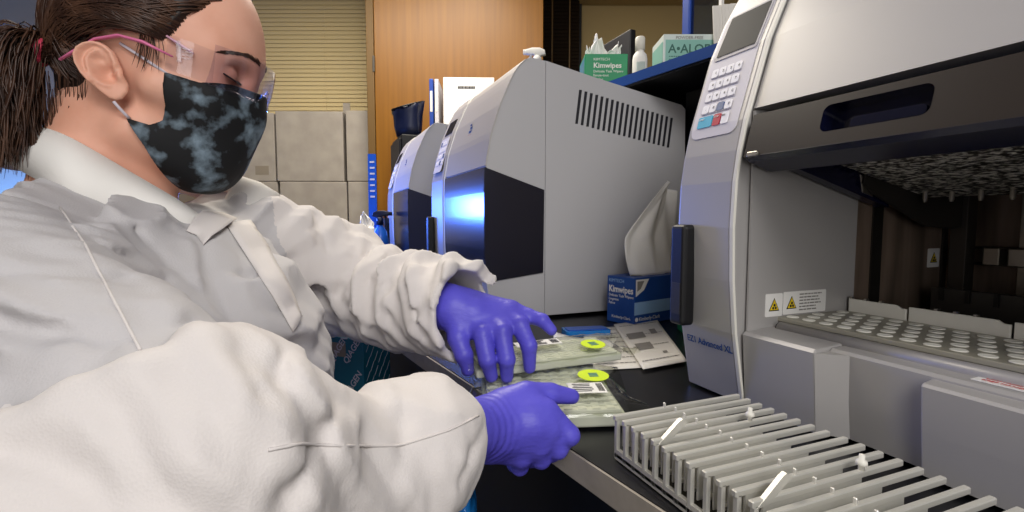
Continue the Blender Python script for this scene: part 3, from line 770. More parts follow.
# the open instrument in front
T1 = thing('lab_instrument', 'silver instrument with keypad and open door, nearest on the right', 'lab instrument', (.75, .3, .0005))
o1 = dict(parent=T1)
YF, YP, YN = .597, .492, -.02        # far flank, inner side of the keypad pillar, near flank
P1 = [(.004, .532), (.03, .527), (.10, .514), (.17, .507), (.24, .5045), (.30, .507), (.34, .513), (.38, .522), (.42, .535), (.485, .556), (.54, .582), (.58, .607), (.61, .634), (.63, .664), (.64, .70)]
def fr(z): return px_at(P1, z)
zs = [z for z, x in P1]
pil = [(x, z) for z, x in P1]+[(1.03, .585), (1.05, .56), (1.06, .004)]
# keypad pillar: the whole far cheek of the machine (solid to the back)
p1 = obj('keypad_pillar', prism(pil, YP, YF, 'Y', None, .006, None, 3), 'silver', **o1)
# pale edge line along the pillar
obj('edge_trim', prism([(x-.0012, z) for z, x in P1 if z < .635]+[(x+.003, z) for z, x in P1[::-1] if z < .635], YP-.003, YP+.0035, 'Y', None, .001), 'whiteplastic', **o1)
# upper housing above the door
hz = [.392, .42, .45, .485, .52, .54, .56, .58, .60, .61, .62, .63, .64]
obj('upper_housing', prism([(fr(z)+.004, z) for z in hz]+[(1.03, .585), (1.05, .56), (1.05, .40), (.60, .392)], YN, YP-.0035, 'Y', None, .002), 'silver', **o1)
# cavity: floor, back, far and near walls
obj('inner_cheek', bx(.53, .735, YP-.0065, YP-.0036, .10, .389), 'silver', **o1)
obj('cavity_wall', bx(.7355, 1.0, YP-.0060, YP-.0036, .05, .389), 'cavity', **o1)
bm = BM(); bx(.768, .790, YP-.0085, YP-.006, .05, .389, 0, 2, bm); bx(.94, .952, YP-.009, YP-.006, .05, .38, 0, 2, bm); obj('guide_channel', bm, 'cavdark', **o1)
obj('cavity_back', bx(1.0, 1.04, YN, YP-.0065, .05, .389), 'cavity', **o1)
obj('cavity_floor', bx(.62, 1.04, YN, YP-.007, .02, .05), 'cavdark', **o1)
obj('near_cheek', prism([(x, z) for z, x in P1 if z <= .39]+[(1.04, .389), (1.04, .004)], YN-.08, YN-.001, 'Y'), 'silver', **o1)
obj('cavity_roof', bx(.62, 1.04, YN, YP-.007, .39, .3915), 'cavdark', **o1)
# fascia below the opening: proud far part, bevel, recessed middle, proud drawer panel near
FT = .104
fx = lambda z: .5335-.0+.012*max(0, (.10-z))*0
obj('fascia', prism([(.531, .006), (.5275, .05), (.523, FT-.004), (.527, FT), (.585, FT+.004), (.60, FT+.004), (.60, .006)], .386, YP-.0040, 'Y', None, .002), 'silver', **o1)
obj('fascia_recess', prism([(.553, .006), (.549, .05), (.546, FT-.003), (.550, FT), (.60, FT+.003), (.60, .006)], YN, .385, 'Y', None, .0015), 'silver', **o1)
# bevelled riser between them
bm = BM(); v = [bm.verts.new(c) for c in ((.531, .386, .006), (.523, .386, FT-.004), (.546, .3615, FT-.003), (.553, .3615, .006), (.556, .386, .006), (.55, .386, FT-.003))]
bm.faces.new((v[0], v[1], v[2], v[3])); bm.faces.new((v[1], v[5], v[2])); bm.faces.new((v[0], v[3], v[4])); bm.faces.new((v[2], v[5], v[4], v[3])); bm.faces.new((v[0], v[4], v[5], v[1]))
bmesh.ops.recalc_face_normals(bm, faces=bm.faces)
obj('fascia_bevel', bm, 'silver', **o1)
dp = obj('drawer_panel', prism([(.538, .006), (.533, .05), (.529, .094), (.531, .097), (.549, .0995), (.549, .006)], YN, .283, 'Y', None, .0015), 'silver', **o1)
# waste drawer lettering strip on the sill
Ms = frame((.556, .258, FT+.0008), (0, -1, 0), (1, 0, .02))
wl = obj('warning_strip', plate(Ms, .16, .017, .0008, 0, .08, .0085), 'white', **o1)
for i, s in enumerate(('CAUTION: CLOSE THE DOOR BEFORE STARTING', 'KEEP HANDS CLEAR OF MOVING PARTS')): text(s, Ms @ Matrix.Translation((.006, .0102-.0068*i, .0009)), .0052, 'pinktext', wl, sx=1.05)
# rounded sill bar and perforated deck plate with white reservoirs
obj('sill_bar', tube([(.577, .475, .1065), (.577, YN, .1065)], .0085, 14), 'silver', smooth=True, **o1)
bm = BM(); tube([(.577, .477, .1065), (.577, .4755, .1065)], .0075, 14, bm); obj('sill_cap', bm, 'ink', **o1)
obj('deck_plate', bx(.584, .716, YN, .487, .1135, .1195, .0008, 1), 'deckplate', **o1)
bm = BM(); bm2 = BM()
rows = 0
for i in range(5):
    for j in range(15):
        x = .598+.0245*i; y = .474-.0232*j-(.0116 if i % 2 else 0)
        w_ = lathe([(.0005, .1197), (.0072, .1197), (.0077, .1203), (.0072, .1209), (.0060, .1206), (.0005, .1206)], (x, y, 0), 18, BM())
        obj('well', w_, 'wellwhite', **o1)
for k, (ya_, yb_) in enumerate(((.480, .405), (.402, .300), (.297, .195), (.192, .09))):
    obj('deck_rail', prism([(yb_, .1135), (ya_, .1135), (ya_, .1375), (yb_+.012, .1375), (yb_+.006, .134), (yb_, .134)], .7165, .7205, 'X', None, .0008), 'whiteplastic', **o1)
    for q in range(3): obj('rail_tab', bx(.7164, .722, yb_+.03+.02*q, yb_+.034+.02*q, .1376, .1400), 'steel', **o1)
# trough and tip rail behind
obj('trough', bx(.735, .86, YN, .47, .0505, .098, .002), 'darksteel', **o1)
bm = BM(); bx(.862, .872, YN, .455, .06, .150, .001, 2, bm); obj('tip_rail', bm, 'darksteel', **o1)
for k in range(9):
    y = .438-.032*k; obj('slot', bx(.858, .8615, y, y+.005, .132, .1505), 'cavdark', **o1)
bm = BM(); bx(.968, .985, YN, .455, .180, .1835, 0, 2, bm); bx(.968, .985, YN, .455, .205, .2085, 0, 2, bm); obj('block_rail', bm, 'darksteel', **o1)
for k in range(12):
    y = .438-.030*k; obj('magnet_block', bx(.952, .99, y-.021, y, .181, .2085, .002), 'steel', **o1)
obj('column', bx(.93, .955, .448, .470, .0505, .389, .001), 'darksteel', **o1)
obj('column', bx(.985, .995, .395, .41, .0505, .389, .001), 'steel', **o1)
# raised door: brown window band with a grip pocket, navy lip, dark underside
zt, zb, xt, xb = .3815, .3285, .5215, .507
slope = Vector((xt-xb, 0, zt-zb)); Md = frame((xb, YP-.0125, zb), (0, -1, 0), slope)   # x along the width, y up the band, normal outwards (-x)
LW = YP-.0125-YN; LH = slope.length
def face_with_hole(M, outer, hole, depth, bm):
    """slab front with a hole, plus the walls of the hole going back"""
    t = bmesh.new()
    for pts in (outer, hole):
        vs = [t.verts.new((p[0], p[1], 0)) for p in pts]
        for i in range(len(vs)): t.edges.new((vs[i], vs[(i+1) % len(vs)]))
    bmesh.ops.triangle_fill(t, use_beauty=True, use_dissolve=False, edges=list(t.edges), normal=(0, 0, 1)); t.transform(M); join(bm, t)
hole = rrect(.104, .030, .008, 4, .148, .031); outer = [(0, 0), (LW, 0), (LW, LH), (0, LH)]
bm = BM(); face_with_hole(Md, outer, hole, .02, bm)
# band thickness
t_ = prism(outer, -.022, -.0205, 'Z', None, 0, Md); join(bm, t_)
for a, b in ((outer[0], outer[1]), (outer[1], outer[2]), (outer[2], outer[3]), (outer[3], outer[0])):
    bm.faces.new([bm.verts.new(Md @ Vector((p[0], p[1], z))) for p, z in ((a, 0), (b, 0), (b, -.022), (a, -.022))])
bmesh.ops.remove_doubles(bm, verts=bm.verts, dist=1e-6); bmesh.ops.recalc_face_normals(bm, faces=bm.faces)
dr1 = obj('door', bm, 'doorbrown', **o1)
bm = BM(); n = len(hole)
for i in range(n):
    a, b = hole[i], hole[(i+1) % n]
    bm.faces.new([bm.verts.new(Md @ Vector((p[0], p[1], z))) for p, z in ((a, .0002), (b, .0002), (b, -.018), (a, -.018))])
bm.faces.new([bm.verts.new(Md @ Vector((p[0], p[1], -.018))) for p in hole])
bmesh.ops.remove_doubles(bm, verts=bm.verts, dist=1e-6)
obj('grip_pocket', bm, 'pocket', dr1)
obj('grip_bar', prism(rrect(.07, .014, .005, 4, .160, .022), -.018, -.004, 'Z', None, .001, Md), 'pocket', dr1)
obj('door_lip', prism([(xb-.001, zb), (xb+.004, zb-.006), (.548, .3115), (.575, .314), (.575, .345), (xb+.022, zb+.008)], YN, YP-.016, 'Y', None, .001), 'navy', dr1)
obj('door_inner', prism([(.576, .317), (.765, .268), (.768, .284), (.70, .330), (.576, .345)], YP-.030, YP-.013, 'Y', None, .001), 'navy', dr1)
obj('door_shell', prism([(.576, .338), (.70, .332), (.78, .305), (.78, .315), (.66, .372), (.560, .378), (.545, .345)], YN, YP-.0135, 'Y'), 'black', dr1)
obj('latch', box(BM(), (.014, .002, .001), (.016, .006, .004), Md, .001), 'steel', dr1)
# pipetting head: sparkling perforated plate with rows of pins, side bracket
Mp = frame((.612, .455, .331), (0, -1, 0), (.24, 0, -.05))
hd = obj('pipetting_head', box(BM(), (.23, .115, .004), (.46, .235, .010), Mp, .001), 'mesh', **o1)
r = random.Random(9); bm = BM()
obj('head_rim', box(BM(), (.23, .006, .0), (.46, .006, .012), Mp, .001), 'steel', hd)
for k in range(14):
    y = .012+.032*k; p = Mp @ Vector((y, .205, .0)); obj('pin', lathe([(.0022, -.014), (.0032, -.010), (.0032, -.001), (.0032, .002)], p, 10), 'steel', hd)
br = obj('head_bracket', prism([(.700, .300), (.705, .315), (.94, .285), (.96, .245), (.915, .236), (.841, .241), (.72, .287)], .456, .460, 'Y', None, .001), 'darksteel', **o1)
obj('bracket_tab', prism([(.706, .288), (.70, .312), (.722, .306), (.728, .282)], .4605, .466, 'Y', None, .001), 'steel', br)
obj('screw', lathe([(.0005, 0), (.003, 0), (.003, .0015), (.0005, .002)], (0, 0, 0), 10), 'cavdark', br) if False else None
# keypad and display on the pillar front
def onq(z, y=.536, off=.0006):
    a = fr(z-.02); b = fr(z+.02); return frame((fr(z)-off, y, z), (0, -1, 0), (b-a, 0, .04))
def curved(y0, y1, z0, z1, th, r, m, name, parent, off=.0):
    """plate bent onto the pillar front"""
    pts = rrect(y1-y0, z1-z0, r, 5, (y0+y1)/2, (z0+z1)/2); zz = sorted({round(z0+(z1-z0)*k/12, 5) for k in range(13)})
    bm = prism(pts, 0, th, 'X'); 
    bmesh.ops.bisect_plane  # plate is cut into level bands so that it can bend
    for z in zz[1:-1]: bmesh.ops.bisect_plane(bm, geom=list(bm.verts)+list(bm.edges)+list(bm.faces), plane_co=(0, 0, z), plane_no=(0, 0, 1))
    for v in bm.verts: v.co.x = fr(v.co.z)-off-v.co.x
    bmesh.ops.recalc_face_normals(bm, faces=bm.faces)
    return obj(name, bm, m, parent)
KY0, KY1 = .505, .588
kp = curved(KY0, KY1, .365, .548, .0012, .012, 'keypad', 'keypad', p1)
curved(KY0+.002, KY1-.006, .4785, .547, .0024, .003, 'bezel', 'screen_bezel', p1)
curved(KY0+.005, KY1-.010, .483, .544, .0028, .002, 'screen', 'screen', p1)
KEYS = [['1', '2', '3', '\u2191'], ['4', '5', '6', '\u2193'], ['7', '8', '9', '\u2190'], ['.', '0', '\u2193', '\u2192']]
ky = lambda i: KY1-.0165-.0138*i
for j in range(4):
    z = .459-.0176*j
    for i in range(4):
        y = ky(i)-.0004*j; mk = 'slate' if (j, i) == (3, 2) else 'key'
        M = onq(z, y, .0013); k_ = obj('key', plate(M, .0115, .0125, .0014, .0025), mk, kp)
        if (j, i) not in ((3, 2),):
            text(('1234', '4567', '789C', '.0-F')[j][i], M @ Matrix.Translation((.0008, -.0015, .0015)), .0052, 'ink', k_, name='legend')
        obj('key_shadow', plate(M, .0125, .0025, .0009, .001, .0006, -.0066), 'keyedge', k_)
z = .3875
for y, w, m, s in ((KY1-.0235, .026, 'cyan', 'START'), (KY1-.0455, .0125, 'red', 'STOP'), (KY1-.0600, .0115, 'key', 'ESC')):
    M = onq(z, y, .0013); k_ = obj('key', plate(M, w, .0165, .0014, .002), m, kp); text(s, M @ Matrix.Translation((-w*.42, .003, .0015)), .0034, 'white' if m != 'key' else 'ink', k_, name='legend')
# name on the pillar
M = onq(.072, .583, .0008); text('EZ1 Advanced XL', M @ Matrix.Rotation(.0, 4, 'Z'), .0135, 'blueink', p1, bold=.0002, sx=.86)
# warning stickers on the inner cheek
Mc = frame((.560, YP-.0066, .136), (1, 0, 0), (0, 0, 1))
def tri_sticker(M, w, h, parent, lines, s=.019):
    l = obj('warning_label', plate(M, w, h, .0006, .002, w/2, 0), 'white', parent)
    cx = .0155; pts = [(cx-s/2, -s*.42), (cx+s/2, -s*.42), (cx, s*.5)]
    obj('triangle', prism(pts, .0006, .0010, 'Z', None, 0, M), 'ink', l)
    obj('triangle_fill', prism([(cx+(p[0]-cx)*.80, -.0012+(p[1]+.0012)*.80) for p in pts], .0010, .0013, 'Z', None, 0, M), 'yellowlabel', l)
    bm = BM()
    for k in range(3):
        a = PI/2+k*2*PI/3; c = (cx+.0026*math.cos(a), -.0026+.0026*math.sin(a)); prism([(c[0]+.0019*math.cos(b*PI/5), c[1]+.0019*math.sin(b*PI/5)) for b in range(10)], .0013, .0015, 'Z', bm, 0, M)
    obj('symbol', bm, 'ink', l)
    if lines: textlines(M @ Matrix.Translation((.030, h*.36, .0003)), w-.036, lines, h/(lines+1.2), 'printgrey', l, 'printing', .0017, 6)
tri_sticker(Mc, .031, .031, T1, 0); tri_sticker(Mc @ Matrix.Translation((.0325, .001, 0)), .083, .031, T1, 6)
Mw = frame((.905, YP-.0066, .190), (1, 0, 0), (0, 0, 1)); tri_sticker(Mw, .030, .030, T1, 0, .018)
# black pull on the far flank by the front
pl = obj('door_pull', box(BM(), (.4985, .575, .171), (.023, .030, .145), None, .006, 3), 'black', **o1)
obj('pull_groove', bx(.4865, .4872, .566, .584, .115, .16, .0002), 'darksteel', pl)
for x in (.57, 1.0):
    for y in (.05, .54): obj('foot', lathe([(.012, 0.0), (.014, .002), (.012, .0045)], (x, y, 0), 12), 'black', **o1)
# pale cable dropping in front of the pillar edge
# ------------------------------------------------------------------ the worker
PE = thing('person', 'person in a white coat, face mask, glasses and violet gloves holding clear packs', 'person', (-.15, .62, FZ))
def axes(yaw, pitch, roll=0):
    """columns: forward, left, up in world coordinates"""
    M = Matrix.Rotation(yaw, 3, 'Z') @ Matrix.Rotation(pitch, 3, 'Y') @ Matrix.Rotation(roll, 3, 'X'); return np.array(M, np.float32)
HE = np.array((-.174, .735, .402), np.float32); HS = 1.02; HR = axes(math.radians(-12), math.radians(8))
def h2w(p): return np.asarray(p, np.float64)@HR.T.astype(np.float64)*HS+HE          # head frame (forward, left, up; origin between the ears) to world
def w2h(P): return (P-HE)@HR/HS
def face_base(Q):
    """skull, face and jaw without small features, in the head frame"""
    Qm = Q.copy(); Qm[:, 1] = np.abs(Q[:, 1])
    d = ell(Q, (.006, 0, .060), (.090, .0765, .094))
    d = smin(d, ell(Q, (.050, 0, .058), (.068, .066, .100)), .03)          # forehead and upper face
    d = smin(d, ell(Q, (.050, 0, -.030), (.052, .055, .060)), .03)         # mid face
    d = smin(d, rc(Qm, (.008, .052, -.052), (.063, .016, -.076), .018, .020), .03)   # jaw
    d = smin(d, ell(Q, (.068, 0, -.075), (.020, .022, .018)), .02)         # chin
    d = smin(d, rc(Qm, (.078, .042, -.004), (.035, .064, .0), .020, .012), .02)     # cheekbone
    return d
def face(Q):
    Qm = Q.copy(); Qm[:, 1] = np.abs(Q[:, 1])
    d = face_base(Q)
    d = smin(d, rc(Qm, (.100, .006, .055), (.080, .046, .054), .013, .010), .014)   # brow ridge
    d = smax(d, -ell(Qm, (.108, .031, .030), (.018, .017, .013)), .012)              # eye socket
    d = smin(d, ell(Qm, (.0880, .031, .030), (.0150, .0160, .0130)), .004)            # lowered lid over the eye
    d = smin(d, rc(Q, (.098, 0, .038), (.108, 0, -.002), .007, .008), .012)         # nose
    d = smin(d, ell(Qm, (.103, .010, -.008), (.010, .007, .008)), .006)
    d = smin(d, ell(Q, (.086, 0, -.040), (.014, .024, .009)), .008)
    d = smin(d, ell(Q, (.083, 0, -.053), (.013, .020, .008)), .006)
    return d
# ear: an outline with a relief (helix rim, antihelix, concha bowl, tragus) given a thickness
EO = (-.006, -.0705, .002)
EAR = [(-.0036, .031), (.0030, .0303), (.0090, .0262), (.0140, .0195), (.0160, .010), (.0175, .001), (.0190, -.008), (.0200, -.014), (.0185, -.0215), (.0125, -.0290), (.0065, -.0305), (.0010, -.0280), (-.0060, -.0205), (-.0125, -.0120), (-.0175, -.0030), (-.0205, .0070), (-.0205, .0165), (-.0170, .0240), (-.0105, .0290)]
def pdist(x, y, pts):
    p = np.stack([x, y], 1); d = np.full(len(x), 1e9, np.float32)
    for a, b in zip(pts, pts[1:]):
        a = np.array(a, np.float32); b = np.array(b, np.float32); e = b-a; w = p-a; t = np.clip((w@e)/float(e@e), 0, 1)
        d = np.minimum(d, np.linalg.norm(w-t[:, None]*e, axis=1))
    return d
def ear(Q, side):
    q = Q.copy(); q[:, 1] *= side; p = q-A3(*EO); t = math.radians(14)
    a = p[:, 0]*math.cos(t)+p[:, 2]*math.sin(t); b = p[:, 2]*math.cos(t)-p[:, 0]*math.sin(t); c = -p[:, 1]
    o = poly2(a, b, EAR); g = lambda d, w: np.exp(-(d/w)**2)
    h = .0035+.34*np.clip(.014-a, -.01, .05)                                     # stands off the skull towards its back edge
    rim = pdist(a, b, [(.0075, -.002), (.0125, .008), (.0105, .0185), (.0060, .0250), (-.0035, .0282), (-.0100, .0262), (-.0152, .0218), (-.0180, .0155), (-.0178, .0075), (-.0150, -.0015), (-.0105, -.0100)])
    h = h+.0034*g(rim, .0030)
    anti = pdist(a, b, [(-.0020, .0205), (-.0085, .0130), (-.0098, .0040), (-.0075, -.0040), (-.0020, -.0115), (.0040, -.0140)])
    h = h+.0026*g(anti, .0030)
    h = h-.0020*g(pdist(a, b, [(-.0010, .0240), (-.0100, .0195), (-.0140, .0110), (-.0125, .0010)]), .0024)     # scapha
    h = h-.0095*np.exp(-(((a-.0030)/.0075)**2+((b+.0020)/.0095)**2)**1.4)          # concha bowl
    h = h-.0035*np.exp(-(((a+.0005)/.0060)**2+((b-.0120)/.0045)**2))
    h = h+.0045*np.exp(-(((a-.0145)/.0040)**2+((b+.0050)/.0055)**2))               # tragus
    h = h+.0012*np.exp(-(((a-.0085)/.009)**2+((b+.0230)/.008)**2))                 # lobe
    d = np.abs(c-h)*.85-.0023
    return smax(d, o+.0012, .003).astype(np.float32)
NB = (-.245, .715, .225)
def neck(P): 
    a = h2w((-.030, 0, -.02)); b = np.array(NB)
    d = rc(P, a, b, .056, .060)
    return smin(d, rc(P, h2w((.012, 0, -.075)), (-.185, .715, .245), .026, .034), .03)
def head_f(P):
    Q = w2h(P); d = face(Q)*HS
    return smin(d, neck(P), .022)
# joints (shoulders, elbows, wrists) of both arms
SR, ER_, WR = (-.215, .475, .185), (-.065, .335, .105), (.172, .487, .030)
SL, EL, WL = (-.095, .86, .215), (.065, .925, .090), (.180, .678, .127)
R_HAND = [([(.152, .497, .030), (.180, .491, .028), (.215, .484, .030)], [.027, .028, .030]),
          ([(.180, .494, .034), (.207, .491, .044), (.233, .477, .042), (.255, .466, .017), (.243, .484, -.008), (.235, .504, -.016)], [.018, .0165, .0130, .0115, .0100, .0085]),
          ([(.180, .491, .026), (.205, .486, .029), (.233, .470, .026), (.244, .471, .002), (.238, .498, -.017), (.233, .518, -.019)], [.018, .0165, .0130, .0115, .0100, .0085]),
          ([(.175, .490, .018), (.204, .485, .013), (.222, .473, .009), (.228, .480, -.011), (.230, .508, -.024), (.228, .524, -.022)], [.018, .0165, .0130, .0110, .0095, .0080]),
          ([(.172, .492, .010), (.196, .491, .000), (.206, .483, -.006), (.209, .494, -.022), (.212, .517, -.031), (.212, .530, -.029)], [.018, .0155, .0120, .0100, .0088, .0075])]
R_THUMB = ([(.175, .499, .038), (.192, .502, .048), (.218, .499, .0565), (.248, .497, .0535), (.274, .494, .048)], [.017, .0165, .0140, .0120, .0085])
L_HAND = [([(.165, .700, .141), (.186, .680, .128), (.205, .662, .120)], [.025, .026, .026]),
          ([(.188, .676, .122), (.207, .651, .105), (.211, .627, .097), (.211, .608, .066), (.218, .612, .044)], [.017, .0165, .0128, .0112, .0085]),
          ([(.196, .676, .126), (.231, .647, .109), (.236, .619, .100), (.235, .600, .067), (.238, .608, .042)], [.017, .0165, .0128, .0112, .0085]),
          ([(.204, .678, .130), (.252, .645, .115), (.262, .621, .107), (.267, .601, .082), (.269, .603, .052)], [.017, .0155, .0122, .0108, .0082]),
          ([(.210, .682, .134), (.263, .652, .122), (.281, .635, .116), (.295, .619, .111), (.306, .612, .098)], [.016, .0140, .0105, .0095, .0075])]
L_THUMB = ([(.180, .680, .126), (.184, .667, .116), (.182, .646, .091), (.186, .632, .070), (.191, .632, .050)], [.017, .0165, .0140, .0120, .0090])
def hand_f(P, H, T, sh=0, web=.010):
    d = None
    for i, (pts, rs) in enumerate(H):
        rs = [r-sh for r in rs]
        e = poly_rc(P, pts[:3], rs[:3], .004) if i else poly_rc(P, pts, rs, .01)
        d = e if d is None else smin(d, e, .012)
    for pts, rs in H[1:]: d = smin(d, poly_rc(P, pts[2:], [r-sh for r in rs[2:]], .003), .0035)
    pts, rs = T; rs = [r-sh for r in rs]
    d = smin(d, poly_rc(P, pts[:3], rs[:3], .004), .014); d = smin(d, poly_rc(P, pts[2:], rs[2:], .003), .004)
    return d
def body_f(P):
    d = rc(P, (-.21, .69, .20), (-.17, .66, .05), .075, .10)
    d = smin(d, rc(P, SL, SR, .042, .040), .04)
    d = smin(d, ell(P, (-.160, .665, .06), (.088, .14, .15)), .05)
    d = smin(d, ell(P, (-.165, .632, -.14), (.105, .150, .16)), .05)
    for s in (-1, 1):
        hip = (-.165, .632+s*.085, -.17); kn = (-.15, .632+s*.10, -.52); an = (-.18, .632+s*.10, -.88)
        d = smin(d, rc(P, hip, kn, .082, .056), .04); d = smin(d, rc(P, kn, an, .056, .036), .02)
        d = smin(d, rc(P, an, (-.06, .632+s*.115, -.925), .035, .026), .02)
    for S_, E_, W_, H, T in ((SR, ER_, WR, R_HAND, R_THUMB), (SL, EL, WL, L_HAND, L_THUMB)):
        d = smin(d, rc(P, S_, E_, .046, .038), .03); d = smin(d, rc(P, E_, W_, .038, .026), .015)
    d = smin(d, neck(P), .03)
    return d
# one mesh: fine head with ears, hands, and the coarser body
parts = [surf(head_f, (-.40, .64, .18), (.02, .89, .60), .0026)]
for s in (-1, 1):
    v, q = surf(lambda P: ear(P, -s), (-.040, -.110 if s < 0 else .05, -.045), (.030, -.05 if s < 0 else .110, .045), .0008)
    if s > 0: pass
    parts.append((h2w(v), q))
parts.append(surf(body_f, (-.36, .25, -.959), (.22, 1.0, .28), .008))
for H, T, lo, hi in ((R_HAND, R_THUMB, (.09, .43, -.07), (.32, .57, .11)), (L_HAND, L_THUMB, (.12, .56, .01), (.34, .74, .19))):
    parts.append(surf(lambda P: hand_f(P, H, T, .0016), lo, hi, .0026))
vv, qq, n = [], [], 0
for v, q in parts: vv.append(v); qq.append(q+n); n += len(v)
BODY = mesh_np('body', np.concatenate(vv), np.concatenate(qq), 'skin', PE)

# ------------------------------------------------------------------ gloves
def glove(name, H, T, elbow, wrist, lo, hi):
    e = np.array(elbow); w = np.array(wrist); ax = (e-w)/np.linalg.norm(e-w)
    def f(P):
        d = hand_f(P, H, T)
        d = smin(d, rc(P, w, w+ax*.075, .0285, .034), .015)
        return smax(d, ((P-w)@ax.astype(np.float32))-.062, .004)
    def fine(P, d):
        n = vnoise(P*A3(1, 1, 1), 55)
        u = (P-w.astype(np.float32))@ax.astype(np.float32)
        cr = np.exp(-((u-.018)/.02)**2)                     # creases gather round the wrist
        return d-.0008*n-.0005*cr*np.sin(u*620+5*vnoise(P, 40))
    v, q = surf(f, lo, hi, .0017, fine); return mesh_np(name, v, q, 'glove', PE)
g = glove('glove', R_HAND, R_THUMB, ER_, WR, (.08, .42, -.075), (.33, .58, .12)); g['label'] = 'violet glove gripping the lower pack'
g = glove('glove', L_HAND, L_THUMB, EL, WL, (.10, .55, .0), (.35, .77, .20)); g['label'] = 'violet glove resting its fingertips on the upper pack'

# ------------------------------------------------------------------ coat
def cut_plane(P, o, n): n = np.array(n, np.float32); n /= np.linalg.norm(n); return (P-A3(*o))@n
CR, CRN = (.150, .4265, .081), (.829, -.0585, -.330)       # near cuff: a point on its rim plane and the way it faces
CL, CLN = (.191, .666, .119), (.62, -.76, .05)
def coat_b(P):
    yoke = rc(P, (-.125, .84, .200), (-.215, .50, .168), .074, .072)
    d = smin(yoke, ell(P, (-.118, .675, .085), (.122, .175, .150)), .06)
    d = smin(d, rc(P, (-.112, .675, .04), (-.13, .655, -.36), .125, .17), .06)
    d = smin(d, rc(P, (-.225, .70, .235), (-.16, .665, .10), .060, .09), .04)
    d = smin(d, rc(P, (-.235, .68, .232), (-.238, .52, .203), .054, .060), .03)
    # far sleeve
    up = rc(P, (-.09, .85, .212), (.05, .92, .150), .084, .088); fo = poly_rc(P, [(.05, .92, .142), (.13, .80, .120), (.212, .640, .122)], [.086, .071, .066], .02)
    sl = smin(up, fo, .02); sl = smax(sl, cut_plane(P, CL, CLN), .003)
    d = smin(d, sl, .03)
    # near sleeve: the forearm part bulges at the elbow and overlaps the upper part
    up = rc(P, (-.215, .485, .180), (-.085, .360, .110), .080, .070)
    d = smin(d, up, .035)
    fo = poly_rc(P, [(-.16, .330, .060), (-.064, .338, .100), (-.005, .372, .052), (.08, .42, .050), (.165, .470, .033)], [.085, .080, .059, .058, .057], .03)
    fo = smax(smax(fo, cut_plane(P, CR, CRN), .003), cut_plane(P, (.113, .405, .033), (.724, .474, -.384)), .004)
    d = smin(d, fo, .006)
    return d
def hollow(P):
    return np.minimum(rc(P, (.085, .424, .048), (.20, .490, .024), .047, .0500), rc(P, (.130, .79, .118), (.235, .601, .124), .055, .059))
def coat_f(P): return smax(coat_b(P), -hollow(P), .003)
_axR = np.array((.265, .135, -.06), np.float32); _axR /= np.linalg.norm(_axR)
_axL = np.array((.155, -.265, .016), np.float32); _axL /= np.linalg.norm(_axL)
def folds(P, n, wl, seed, warp=.35, cover=.25):
    """long sharp-edged folds across direction n, fading in and out"""
    n = np.array(n, np.float32); n /= np.linalg.norm(n); o = A3(seed*1.37, seed*.71, seed*2.13)
    ph = (P@n)/wl+warp*vnoise(P+o, 9)+.5*warp*vnoise(P+o, 21)+seed*.37
    tri = np.abs((ph-np.floor(ph))*2-1)*2-1
    return tri*np.clip(vnoise(P-o, 8)*1.3+cover, 0, 1)
def ridged(P, s): return 1-2*np.abs(vnoise(P, s))
CREASES = []
_F = np.array((math.sin(math.radians(22))*math.cos(math.atan(.072)), math.cos(math.radians(22))*math.cos(math.atan(.072)), -math.sin(math.atan(.072))))
_R = np.array((math.cos(math.radians(22)), -math.sin(math.radians(22)), 0)); _U = np.cross(_R, _F)
def on_coat(x, y):
    """the place on the coat surface that lies along one sight line"""
    r = _F+_R*(x-512)/500-_U*(y-256)/500; r /= np.linalg.norm(r); t = .12
    for _ in range(90):
        p = np.array((0, 0, .25))+r*t; d = float(coat_f(p[None].astype(np.float32))[0])
        if d < .0004: break
        t += max(d*.8, .0004)
        if t > 1.6: return None
    return p
def crease(pts, amp, w):
    q = [on_coat(*p) for p in pts]
    for a, b in zip(q, q[1:]):
        if a is not None and b is not None and 1e-4 < np.linalg.norm(a-b) < .15: CREASES.append((a, b, amp, w))
